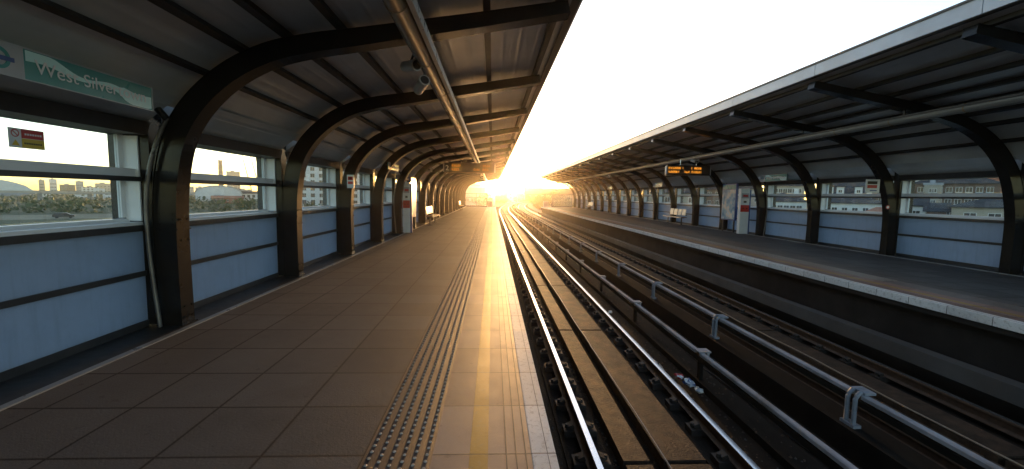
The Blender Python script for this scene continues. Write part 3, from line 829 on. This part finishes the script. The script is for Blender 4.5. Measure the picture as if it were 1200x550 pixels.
# ------------------------------------------------------------------ the town around the line
M['brick']=mottled('brown brick',(.10,.062,.045),(.17,.11,.08),.8,.85,0,.4,8)
M['redbrick']=mottled('red brick',(.24,.085,.055),(.33,.13,.085),.8,.85,0,.4,8)
M['render']=mottled('cream render',(.32,.28,.22),(.42,.38,.31),.5,.8)
M['whitewall']=mottled('white wall',(.62,.62,.60),(.75,.75,.73),.5,.8)
M['greywall']=mottled('grey cladding',(.24,.27,.31),(.34,.37,.41),.3,.7)
M['slate']=mottled('blue grey slate',(.025,.03,.04),(.05,.058,.072),1.2,.85,0,.5,6,Specular_IOR_Level=.2)
M['tile']=mottled('orange roof tile',(.30,.11,.06),(.38,.16,.09),1.2,.75,0,.5,6)
M['pane']=mottled('dark window pane',(.02,.025,.03),(.04,.045,.05),1,.12)
M['asphalt']=mottled('road asphalt',(.045,.047,.052),(.065,.066,.07),.5,.85,0,.3,6)
M['paving']=mottled('pale pavement',(.38,.34,.28),(.46,.42,.35),.4,.8)
M['bark']=mottled('tree bark',(.05,.035,.025),(.09,.065,.045),3,.9)
def leafmat(name,a,b):
    t=NT(name); g=t.n.new('ShaderNodeNewGeometry')
    c=t.mix(t.m('ADD',t.m('MULTIPLY',t.noise(.5,3),.6),t.m('MULTIPLY',g.outputs['Random Per Island'],.4)),a,b)
    return t.P(Base_Color=c,Roughness=.7)
M['leaf']=leafmat('tree leaves',(.035,.055,.018),(.09,.12,.04)); M['leaf2']=leafmat('scrub leaves',(.012,.04,.008),(.045,.095,.02))
def pol(az,d): a=math.radians(az); return d*math.sin(a),d*math.cos(a)
def windows(t,w,z0,rows,cols,ww,wh,fh,yf,margin,lim=60,frame='whitewall'):
    """real openings read as a frame set 3 cm proud and a recessed dark pane"""
    fo=None;n=0
    for r in range(rows):
        for c in range(cols):
            if n>=lim: return
            x=-w/2+margin+(w-2*margin)*(c+.5)/cols; z=z0+r*fh
            if fo is None:
                b=MB(); f=.07
                b.box(-ww/2,ww/2,-.04,0,0,f).box(-ww/2,ww/2,-.04,0,wh-f,wh).box(-ww/2,-ww/2+f,-.04,0,f,wh-f).box(ww/2-f,ww/2,-.04,0,f,wh-f).box(-.03,.03,-.04,0,f,wh-f)
                b.box(-ww/2-.08,ww/2+.08,-.10,0,-.07,0)
                fo=b.build('window',M[frame],t); pn=MB().box(-ww/2+f,ww/2-f,-.015,0,f,wh-f).build('glass_pane',M['pane'],None); pn.parent=fo; fo.location=(x,yf,z)
            else:
                o=fo.copy(); COL.objects.link(o); o.location=(x,yf,z); q=pn.copy(); COL.objects.link(q); q.parent=o
            n+=1
def house(az,d,w,dep,eave,ridge,wall,roof,label,hip=True,rows=2,cols=4,cat='house',name='house',rot=0,ww=1.1,wh=1.2,fh=2.7,chim=True,group=None,top=None):
    if az>25: d*=1.95; eave=1.55+(eave-1.55)*1.95; ridge=1.55+(ridge-1.55)*1.95
    x,y=pol(az,d); t=empty(name,(x,y,ZG),label,cat,group,rz=-math.radians(az+rot))
    e=eave-ZG; r=ridge-ZG
    MB().box(-w/2,w/2,0,dep,0,e).build('wall',M[wall],t)
    o=.45; ins=min(w/2-.3,dep/2) if hip else 0
    v=[(-w/2-o,-o,e-.05),(w/2+o,-o,e-.05),(w/2+o,dep+o,e-.05),(-w/2-o,dep+o,e-.05),(-w/2-o,-o,e+.12),(w/2+o,-o,e+.12),(w/2+o,dep+o,e+.12),(-w/2-o,dep+o,e+.12),(-w/2+ins-(0 if hip else o),dep/2,r),(w/2-ins+(0 if hip else o),dep/2,r)]
    rf=MB().add(v,[(3,2,1,0),(0,1,5,4),(1,2,6,5),(2,3,7,6),(3,0,4,7),(4,5,9,8),(6,7,8,9),(5,6,9),(7,4,8)]).build('roof',M[roof],t)
    if chim:
        c=MB().box(w*.22,w*.22+.8,dep/2-.3,dep/2+.3,e,r+.9).build('chimney',M[wall],None); c.parent=rf
    z0=e-.75-wh-(rows-1)*fh
    if rows: windows(t,w,z0,rows,cols,ww,wh,fh,0,.7)
    return t
def block(az,d,w,dep,h,wall,label,rows=0,cols=0,rot=0,cat='building',name='block_building',ww=1.6,wh=1.5,fh=3.2,group=None,lim=60,z0=1.6,step=0):
    x,y=pol(az,d); t=empty(name,(x,y,ZG),label,cat,group,rz=-math.radians(az+rot))
    MB().box(-w/2,w/2,0,dep,0,h).build('wall',M[wall],t)
    MB().box(-w/2-.2,w/2+.2,-.2,dep+.2,h+.003,h+.5).box(-w*.2,w*.1,dep*.3,dep*.7,h+.5,h+2.2+step).build('roof',M['greywall'],t)
    if rows: windows(t,w,z0,rows,cols,ww,wh,fh,0,1.0,lim)
    return t
# right-hand side: houses below the viaduct
house(47.9,72,14,10,3.7,5.0,'brick','slate','brown brick apartment block with slate hip roof and cream panel, behind the nearest right window',rows=3,cols=8)
t=block(46.5,138.6,3.0,1.2,11.9,'render','cream stair bay with small windows in front of the brick apartment block',rows=2,cols=2,ww=.8,wh=.9,fh=2.6,z0=7.6,name='stair_bay',cat='bay')
house(50.6,46,8.5,8,1.2,2.05,'render','slate','cream low house with wide blue slate roof, in front of the brick apartment block',rows=2,cols=3,ww=1.3,wh=1.0)
house(45.2,50,3.2,6,1.2,2.0,'whitewall','slate','small white walled house with slate roof left of the cream low house',rows=2,cols=2,hip=False,chim=False)
house(46.9,47.5,2.2,4,.8,1.5,'brick','slate','narrow brick porch building with gable roof between two houses',rows=1,cols=1,hip=False,chim=False)
house(54.2,64,6,12,2.2,4.9,'brick','slate','tall slate roofed house at the far right behind the low house',rows=2,cols=3)
house(40.6,72,15,10,2.4,4.2,'brick','slate','long house with steep slate roof and white dormers, behind the second right window',rows=2,cols=5)
for a,l in((38.6,'left'),(39.5,'middle'),(41.0,'right')):
    house(a,69.5,1.5,3,3.3,3.8,'whitewall','slate',l+' one of three white dormers on the long slate roof',hip=False,rows=1,cols=1,ww=.8,wh=.8,chim=False,name='dormer',cat='dormer',group='dormers of the long roof')
house(40.4,52,10.5,8,1.3,2.05,'whitewall','slate','long white walled terrace with slate roof behind the second right window, nearer row',rows=2,cols=6,ww=.9,wh=1.1)
house(42.7,42,3.6,5,.5,1.1,'redbrick','tile','low red brick building with orange tile roof below the terrace',rows=1,cols=2,hip=True,chim=False)
house(34.8,74,8,10,3.5,4.6,'render','slate','cream apartment block behind the third right window',rows=2,cols=6)
block(33.0,125,1.7,4,12.9,'whitewall','narrow bright white stair tower left of the cream apartment block',rows=2,cols=1,ww=.7,name='stair_tower',cat='tower')
house(34.5,54,8,8,1.35,2.3,'whitewall','slate','white walled terrace with slate roof behind the third right window',rows=2,cols=6,ww=1.,wh=1.1)
block(44.8,210,12,14,18.5,'whitewall','white gridded block of flats far behind the brick apartments',rows=4,cols=6,ww=1.3)
block(49.9,200,7,14,19,'redbrick','red brick and white block of flats far right behind the apartments',rows=4,cols=3,ww=1.3)
for i,(a,d,e,r) in enumerate([(26.5,80,3,5.5),(21.5,95,2.5,5),(56.5,60,3,5.4),(61,75,3,6),(30,92,3.4,6)]):
    house(a,d,15,9,e,r,['brick','render','redbrick','brick','render'][i],'slate',['brown brick terrace far along beyond the right platform','cream terrace farthest along beyond the right platform','red brick house to the right of the view','brown brick house at the far right edge of the town','cream house between two brick terraces on the right'][i],rows=2,cols=6)
# left-hand side
block(-20.6,262,46,24,25.0,'whitewall','large pale mill building with rows of windows behind the third left window',rows=6,cols=10,ww=2.2,wh=2.2,fh=3.6,rot=8,name='mill_building',step=3,lim=60)
block(-18.5,300,14,14,34,'render','tall cream silo tower rising behind the mill',name='silo_tower',cat='tower')
block(-24.6,330,18,16,22,'render','cream block left of the mill',rows=4,cols=5,ww=2,fh=4)
# barn with arched roof
x,y=pol(-31.4,372); t=empty('barn',(x,y,ZG),'white barn with arched roof standing in the scrub on the left','barn',rz=math.radians(31.4))
n=16; w=13.5; v=[];
for yy in(0,26):
    v+=[(-w,yy,0)]+[(-w*math.cos(math.pi*i/n),yy,6.0+5.2*math.sin(math.pi*i/n)) for i in range(n+1)]+[(w,yy,0)]
k=n+3; b=MB().add(v,[tuple(range(k)),tuple(range(2*k-1,k-1,-1))]+[(i,k+i,k+i+1,i+1) for i in (0,k-2)]); b.build('wall',M['whitewall'],t)
v2=[];w2=13.9
for yy in(-.4,26.4):
    for rr in(w2,w2+.3):
        v2+=[(-rr*math.cos(math.pi*i/n),yy,6.02+(5.4+rr-w2)*math.sin(math.pi*i/n)) for i in range(n+1)]
q=n+1; f=[]
for i in range(n): f+=[(i,i+1,2*q+i+1,2*q+i),(q+i,3*q+i,3*q+i+1,q+i+1),(i,q+i,q+i+1,i+1),(2*q+i,2*q+i+1,3*q+i+1,3*q+i)]
MB().add(v2,f).build('roof',M['whitewall'],t)
MB().box(-3,3,-.1,-.003,0,5).build('door',M['greywall'],t)
house(-30.6,330,17,8,-3.2,-1.6,'redbrick','tile','low pinkish red building in front of the white barn',hip=False,rows=1,cols=5,chim=False,name='shed',cat='shed')
house(-27.4,380,40,12,-.4,1.6,'whitewall','slate','long pale building with a row of dark windows right of the barn',hip=False,rows=1,cols=12,ww=1.9,wh=2.2,chim=False,name='warehouse',cat='warehouse')
block(-25.0,470,30,14,13,'greywall','grey warehouse behind the long pale building',rows=2,cols=8,ww=2)
# chimney and tower by it
x,y=pol(-31.15,900); t=empty('chimney_stack',(x,y,ZG),'tall brown chimney stack rising beyond the barn','chimney')
MB().cyl((0,0,0),(0,0,58),4.2,16,3.0).build('stack',M['brick'],t); MB().cyl((0,0,58.003),(0,0,60),3.4,16).build('cap',M['greywall'],t)
block(-30.0,900,20,16,41,'render','pale tower block right of the chimney stack',rows=6,cols=5,ww=2.4,fh=5,wh=2.5,name='tower_block',cat='tower block')
# distant yellow masts
M['mast']=mottled('yellow mast paint',(.62,.46,.10),(.7,.53,.14),.3,.5)
for i,(a,h_,lx,d) in enumerate([(-28.9,78,12,1000),(-28.15,86,14,1040),(-27.7,84,11,1000),(-26.6,72,7,1040)]):
    x,y=pol(a,d); t=empty('mast',(x,y,ZG),['leftmost','second','third','rightmost'][i]+' of the tall thin yellow masts leaning on the skyline','mast','yellow masts on the skyline',rz=math.radians(28))
    MB().cyl((lx,0,0),(-lx*.3,0,h_),1.3,8,.6).build('mast_pole',M['mast'],t)
    MB().cyl((lx,0,0),(lx,0,1.2),3,8).build('mast_foot',M['greywall'],t)
    MB().tube([(-lx*.3,0,h_),(-lx*.3-9,0,h_*.45),(-lx*.3-16,0,0)],.15,4).build('stay_cable',M['greywall'],t)
# skyline blocks
rnd=random.Random(4)
sk=[(-46.9,1080,60,8),(-44.6,1150,12,27),(-43.9,1180,16,30),(-43.0,1050,30,17),(-42.2,1200,18,27),(-41.5,1000,34,13),(-40.6,1120,36,22),(-39.4,1020,30,14),(-38.7,1160,30,25),(-37.2,1080,40,17),(-35.5,1150,36,22),(-34.1,1000,30,18),(-33.0,900,24,16),(-49,1050,50,20),(-52,1150,40,26),(-55,1050,60,15),(-58,1150,50,22),(-26.2,1050,34,20),(-24,1000,40,24),(-16,700,50,22),(-13,600,40,18),(-29.2,760,40,12),(-11,520,30,15)]
mats_=['greywall','render','whitewall','brick','greywall','whitewall','render']
adj=['grey','cream','white','brown brick','blue grey','pale','buff']
for i,(a,d,w_,h_) in enumerate(sk):
    k=i%7
    w_*=.62; h_*=.8
    block(a,d,w_,16,h_,mats_[k],f'{adj[k]} skyline block {"low and wide" if w_>h_*1.3 else "tall and narrow" if h_>w_*1.3 else "squarish"}, '+f'{["nearest the left edge of the view","second from the left edge","third from the left edge","left of the middle of the nearest window","at the middle of the nearest window","right of the middle of the nearest window","by the white portal on the skyline","beyond the lamp post","right of the lamp post on the skyline","at the right end of the nearest window","behind the first left rib","just right of the first left rib","just left of the barn","out to the left beyond the arena","farther left than the arena","far left on the skyline","farthest left on the skyline","right of the yellow masts","behind the second left rib","behind the fourth left window","behind the fifth left window","low behind the barn","farthest along behind the left platform"][i]}',rows=3 if d<2000 else 0,cols=4,ww=max(1.5,w_/9),wh=2,fh=max(3.2,h_/4),group='blocks on the left skyline',z0=2.5)
# arena with pale curved roof
x,y=pol(-48.6,620); t=empty('arena',(x,y,ZG),'long pale arched arena roof at the left edge of the view','arena',rz=math.radians(48))
n=14; pr=[(-38+76*i/n, 5+12.0*math.sin(math.pi*i/n)**.6) for i in range(n+1)]
v=[(p[0],yy,p[1]) for yy in(0,50) for p in pr]; m_=n+1
MB().add(v,[(i,i+1,m_+i+1,m_+i) for i in range(n)]+[tuple(range(m_)),tuple(range(2*m_-1,m_-1,-1))]).build('roof',M['whitewall'],t)
MB().box(-38,38,.3,49.7,0,4.99).build('wall',M['greywall'],t)
# flyover
def seg(p,q): return Vector((q[0]-p[0],q[1]-p[1],0))
p0=Vector((*pol(-62,430),0)); p1=Vector((*pol(-24.5,470),0)); dv=(p1-p0); ln=dv.length; rz=math.atan2(dv.y,dv.x)
t=empty('flyover',(p0.x,p0.y,ZG),'long grey elevated road crossing the scrub on the left','flyover',rz=rz)
MB().box(0,ln,-5,5,4.3,5.1).build('deck',M['greywall'],t); MB().box(0,ln,-5.2,-5.003,4.6,6.0).build('parapet',M['paving'],t); MB().box(0,ln,5.003,5.2,4.6,6.0).build('parapet',M['paving'],t)
pr=None
for k in range(int(ln/24)):
    if pr is None: pr=MB().box(-1,1,-1.5,1.5,0,4.297).build('pier',M['greywall'],t); pr.location=(8,0,0)
    else: c=pr.copy(); COL.objects.link(c); c.location=(8+24*k,0,0)
# white portal shed
x,y=pol(-40.9,455); t=empty('portal_frame',(x,y,ZG),'white square portal frame standing in the scrub','portal',rz=math.radians(41))
MB().box(-3.2,-1.8,0,3,0,6.8).box(1.8,3.2,0,3,0,6.8).box(-3.2,3.2,-.02,3.02,6.8,8.2).build('portal_structure',M['whitewall'],t)
# vans
def van(az,d,label,rot=0):
    x,y=pol(az,d); t=empty('van',(x,y,ZG),label,'van','white vans parked beyond the scrub',rz=-math.radians(az)+rot)
    b=MB().add([(-3,0,.5),(3,0,.5),(3,2,.5),(-3,2,.5),(-3,.05,2.9),(1.6,.05,2.9),(1.6,1.95,2.9),(-3,1.95,2.9),(2.2,.05,1.7),(2.2,1.95,1.7),(3,.05,1.4),(3,1.95,1.4)],
       [(0,1,10,8,5,4),(2,3,7,6,9,11),(3,0,4,7),(4,5,6,7),(5,8,9,6),(8,10,11,9),(10,1,2,11),(3,2,1,0)])
    b.build('van_body',M['whitewall'],t); MB().add([(1.5,-.01,1.6),(2.1,-.01,1.6),(1.65,-.01,2.5),(1.5,-.01,2.5)],[(0,1,2,3)]).build('side_window',M['pane'],t)
    for xx in(-2,2):
        for yy in(-.02,1.82): MB().cyl((xx,yy,.4),(xx,yy+.2,.4),.4,14).build('wheel',M['black'],t)
    return t
v0=van(-44.3,520,'leftmost white van beyond the scrub, far from the others')
for a,l in((-42.3,'second white van from the left beyond the scrub'),(-41.6,'white van just left of the white portal frame'),(-40.2,'white van just right of the white portal frame'),(-39.4,'white van farther right of the portal frame'),(-38.9,'rightmost white van beyond the scrub')):
    x,y=pol(a,520); copy_tree(v0,None,(x,y,ZG),l)
# car on the grass
x,y=pol(-43.4,168); t=empty('parked_car',(x,y,ZG),'dark car parked alone on the pale grass at the left','car',rz=math.radians(40))
MB().add([(-2.1,0,.35),(2.1,0,.35),(2.1,1.7,.35),(-2.1,1.7,.35),(-2.1,0,.9),(-1.5,.1,1.42),(.6,.1,1.42),(1.3,0,.95),(2.1,0,.8),(-2.1,1.7,.9),(-1.5,1.6,1.42),(.6,1.6,1.42),(1.3,1.7,.95),(2.1,1.7,.8)],
 [(0,1,8,7,6,5,4),(2,3,9,10,11,12,13),(3,0,4,9),(4,5,10,9),(5,6,11,10),(6,7,12,11),(7,8,13,12),(8,1,2,13),(3,2,1,0)]).build('car_body',M['black'],t)
for xx in(-1.3,1.3):
    for yy in(-.03,1.55): MB().cyl((xx,yy,.33),(xx,yy+.18,.33),.33,14).build('wheel',M['pane'],t)
# lamp post
x,y=pol(-39.4,165); t=empty('lamp_post',(x,y,ZG),'pale curved street lamp post on the grass at the left','lamp post',rz=math.radians(40))
MB().tube([(0,0,0),(0,0,4.6),(-.25,0,5.3),(-.9,0,5.7),(-1.5,0,5.7)],.10,8).build('pole',M['sgrey'],t); MB().box(-2.3,-1.4,-.18,.18,5.55,5.75).build('lamp_head',M['sgrey'],t)
# road and path (sheets above the ground)
def ribbon(name,az0,az1,dfun,wd,z,mat,n=20):
    v=[]
    for i in range(n+1):
        a=az0+(az1-az0)*i/n; d=dfun(i/n); v+=[(*pol(a,d-wd/2),z),(*pol(a,d+wd/2),z)]
    o=MB().add(v,[(2*i,2*i+2,2*i+3,2*i+1) for i in range(n)]).build(name,mat); struct(o)
ribbon('road',-70,-38,lambda u:150-46*max(0,u-.55)*2,9,ZG+.008,M['asphalt'])
ribbon('pavement',-70,-40,lambda u:136-50*max(0,u-.6)*2,16,ZG+.012,M['paving'])
ribbon('grass_verge',-70,-20,lambda u:178,28,ZG+.004,mottled('dry pale grass',(.13,.13,.08),(.20,.19,.13),.12,.95))
ribbon('road',20,70,lambda u:58,7,ZG+.008,M['asphalt'])
# scrub
b=MB(); rnd=random.Random(11)
def leafclump(b,c,r,n,s,rnd,flat=.7):
    for _ in range(n):
        while True:
            p=Vector((rnd.uniform(-1,1),rnd.uniform(-1,1),rnd.uniform(-1,1)))
            if .25<p.length<1: break
        p=Vector((p.x*r,p.y*r,p.z*r*flat))+Vector(c); a=Vector((rnd.uniform(-1,1),rnd.uniform(-1,1),rnd.uniform(-1,1))).normalized(); q=a.cross(Vector((rnd.random(),rnd.random(),rnd.random()+.1))).normalized()
        ss=s*rnd.uniform(.6,1.3)
        b.add([p-a*ss,p+q*ss*.6,p+a*ss,p-q*ss*.6],[(0,1,2,3)])
for _ in range(620):
    a=rnd.uniform(-64,-19); d=rnd.choice((rnd.uniform(200,300),rnd.uniform(300,430),rnd.uniform(440,640))); x,y=pol(a,d); r=rnd.uniform(1.3,3.8)
    leafclump(b,(x,y,ZG+r*.45),r,34,r*.26,rnd)
stuff(b.build('scrub_bushes',M['leaf2']),'dense low green scrub covering the waste ground on the left','scrub')
# trees
def tree_proto(seed,h,label,az,d,grp,x=None,y=None):
    rnd=random.Random(seed)
    if x is None: x,y=pol(az,d)
    t=empty('tree',(x,y,ZG),label,'tree',grp)
    b=MB(); b.tube([(0,0,0),(.1,0,h*.25),(-.05,.1,h*.5)],h*.022,8); tips=[]
    for k in range(7):
        a=k*2.4+rnd.random(); l=h*rnd.uniform(.22,.36); s=Vector((0,0,h*rnd.uniform(.25,.5))); e=s+Vector((math.cos(a)*l*.8,math.sin(a)*l*.8,l*rnd.uniform(.6,1.1)))
        b.cyl(s,e,h*.011,6,h*.004); tips.append(e)
    tips.append(Vector((0,0,h*.8)));tips.append(Vector((.1*h,0,h*.62)))
    b.build('trunk',M['bark'],t)
    b=MB()
    for e in tips:
        for _ in range(3):
            c=e+Vector((rnd.uniform(-1,1),rnd.uniform(-1,1),rnd.uniform(-.6,.8)))*h*.10
            leafclump(b,c,h*rnd.uniform(.09,.16),95,h*.018,rnd,.8)
    b.build('crown',M['leaf'],t); return t
g='trees around the far end of the line'
T=[tree_proto(s,9,l,a,d,g) for s,l,a,d in((1,'bushy tree just left of the vanishing tracks',-1.2,150),(2,'round tree right of the vanishing tracks',4.6,170),(3,'tall tree between the sun and the right platform end',6.2,140))]
for i,(a,d,l,s) in enumerate([(-5.2,190,'tree beyond the left end screen',1.1),(1.5,260,'distant tree right below the sun',1.0),(7.9,160,'tree beyond the right end screen',1.2),(9.4,120,'tree behind the last right ribs',1.0),(-8,150,'tree behind the last left ribs',1.0),(3.4,300,'far tree beside the sun glow',1.2),(0.2,330,'far tree at the end of the line',1.2),(5.4,310,'far tree right of the sun glow',1.1)]):
    x,y=pol(a,d); copy_tree(T[i%3],None,(x,y,ZG),l,rz=i*1.3,scale=(s,s,s))
for i,(a,d,l,s) in enumerate([(37.0,60,'tree between the second and third right window houses',.62),(43.6,62,'tree left of the small white house',.66),(54,50,'tree at the far right of the town',.8),(28.5,70,'tree behind the far right ribs',.9)]):
    x,y=pol(a,d); c=copy_tree(T[i%3],None,(x,y,ZG),l,rz=i*2.1,scale=(s,s,s)); c['group']='trees among the right houses'
# buildings past the platform ends
block(-4.6,210,26,14,11,'greywall','long grey warehouse beyond the left end screen',rows=2,cols=8,ww=2)
block(-2.0,270,22,14,13,'whitewall','white warehouse just left of the line end',rows=2,cols=6,ww=2)
house(-8.5,170,20,10,1.5,4,'brick','slate','brown brick house behind the far left ribs',rows=2,cols=6)
house(7.0,230,22,12,2.4,5.6,'brick','slate','brick warehouse with pitched roof right of the line end',hip=False,rows=2,cols=6)
house(10.5,180,22,12,2.0,5.0,'render','slate','cream house beyond the right end screen',rows=2,cols=6)
block(4.2,420,34,14,17,'greywall','hazy grey block near the sun glow',rows=3,cols=6)
block(1.2,480,30,14,14,'brick','hazy brown block at the far end of the line',rows=3,cols=6)
block(14,150,16,14,13,'brick','brick block behind the far right ribs',rows=3,cols=5)


# ------------------------------------------------------------------ air, sky, sun, camera
m=D.materials.new('sun glow haze'); m.use_nodes=True; nt=m.node_tree; nt.nodes.clear()
o=nt.nodes.new('ShaderNodeOutputMaterial'); pv=nt.nodes.new('ShaderNodeVolumePrincipled')
pv.inputs['Color'].default_value=(1,.88,.70,1); pv.inputs['Density'].default_value=.00024; pv.inputs['Anisotropy'].default_value=.93  # warm forward-scattering haze, added to make the glare around the sun
nt.links.new(pv.outputs[0],o.inputs['Volume'])
hz=MB().box(-1500,1500,-320,1600,ZG-1,96).build('haze',m); hz['kind']='stuff'; hz['label']='pale warm haze over the whole place, added for the glow around the sun'; hz['category']='haze'

AZ,EL=math.radians(3.05),math.radians(1.75)
w=D.worlds.new('World'); SC.world=w; w.use_nodes=True
nt=w.node_tree; bg=nt.nodes['Background']; sky=nt.nodes.new('ShaderNodeTexSky'); sky.sky_type='NISHITA'; sky.sun_disc=False
sky.sun_elevation=EL; sky.sun_rotation=AZ; sky.air_density=.57; sky.dust_density=.65; sky.ozone_density=.9; sky.altitude=0
nt.links.new(sky.outputs[0],bg.inputs[0]); bg.inputs[1].default_value=.15
sl=D.lights.new('sun','SUN'); sl.energy=2.0; sl.angle=math.radians(.6); sl.color=(1,.54,.20)
so=D.objects.new('sun',sl); COL.objects.link(so)
sd=Vector((math.sin(AZ)*math.cos(EL),math.cos(AZ)*math.cos(EL),math.sin(EL)))
so.rotation_euler=sd.to_track_quat('Z','Y').to_euler()

yaw,pitch,roll=-.0456,.0901,.0159
def inv(x,y,z):
    c,s=math.cos(roll),math.sin(roll); x,y=c*x-s*y,s*x+c*y
    c,s=math.cos(pitch),math.sin(pitch); y,z=c*y-s*z,s*y+c*z
    c,s=math.cos(yaw),math.sin(yaw); x,z=c*x-s*z,s*x+c*z
    return Vector((x,z,y))
r,u,f=inv(1,0,0),inv(0,1,0),inv(0,0,1)
cam=D.cameras.new('camera'); cam.sensor_width=36; cam.lens=508.48/1200*36; cam.clip_start=.05; cam.clip_end=5000
co=D.objects.new('camera',cam); COL.objects.link(co)
mt=Matrix((r,u,-f)).transposed().to_4x4(); mt.translation=(0,0,1.5475); co.matrix_world=mt
SC.camera=co
SC.view_settings.view_transform='Standard'; SC.view_settings.look='None'; SC.view_settings.exposure=2.68; SC.view_settings.gamma=1
SC.cycles.max_bounces=8; SC.cycles.diffuse_bounces=4; SC.cycles.glossy_bounces=4; SC.cycles.transparent_max_bounces=24; SC.cycles.volume_bounces=1
SC.cycles.use_denoising=True; SC.cycles.sample_clamp_indirect=6
for o in D.objects:
    if '_abs' in o: del o['_abs']
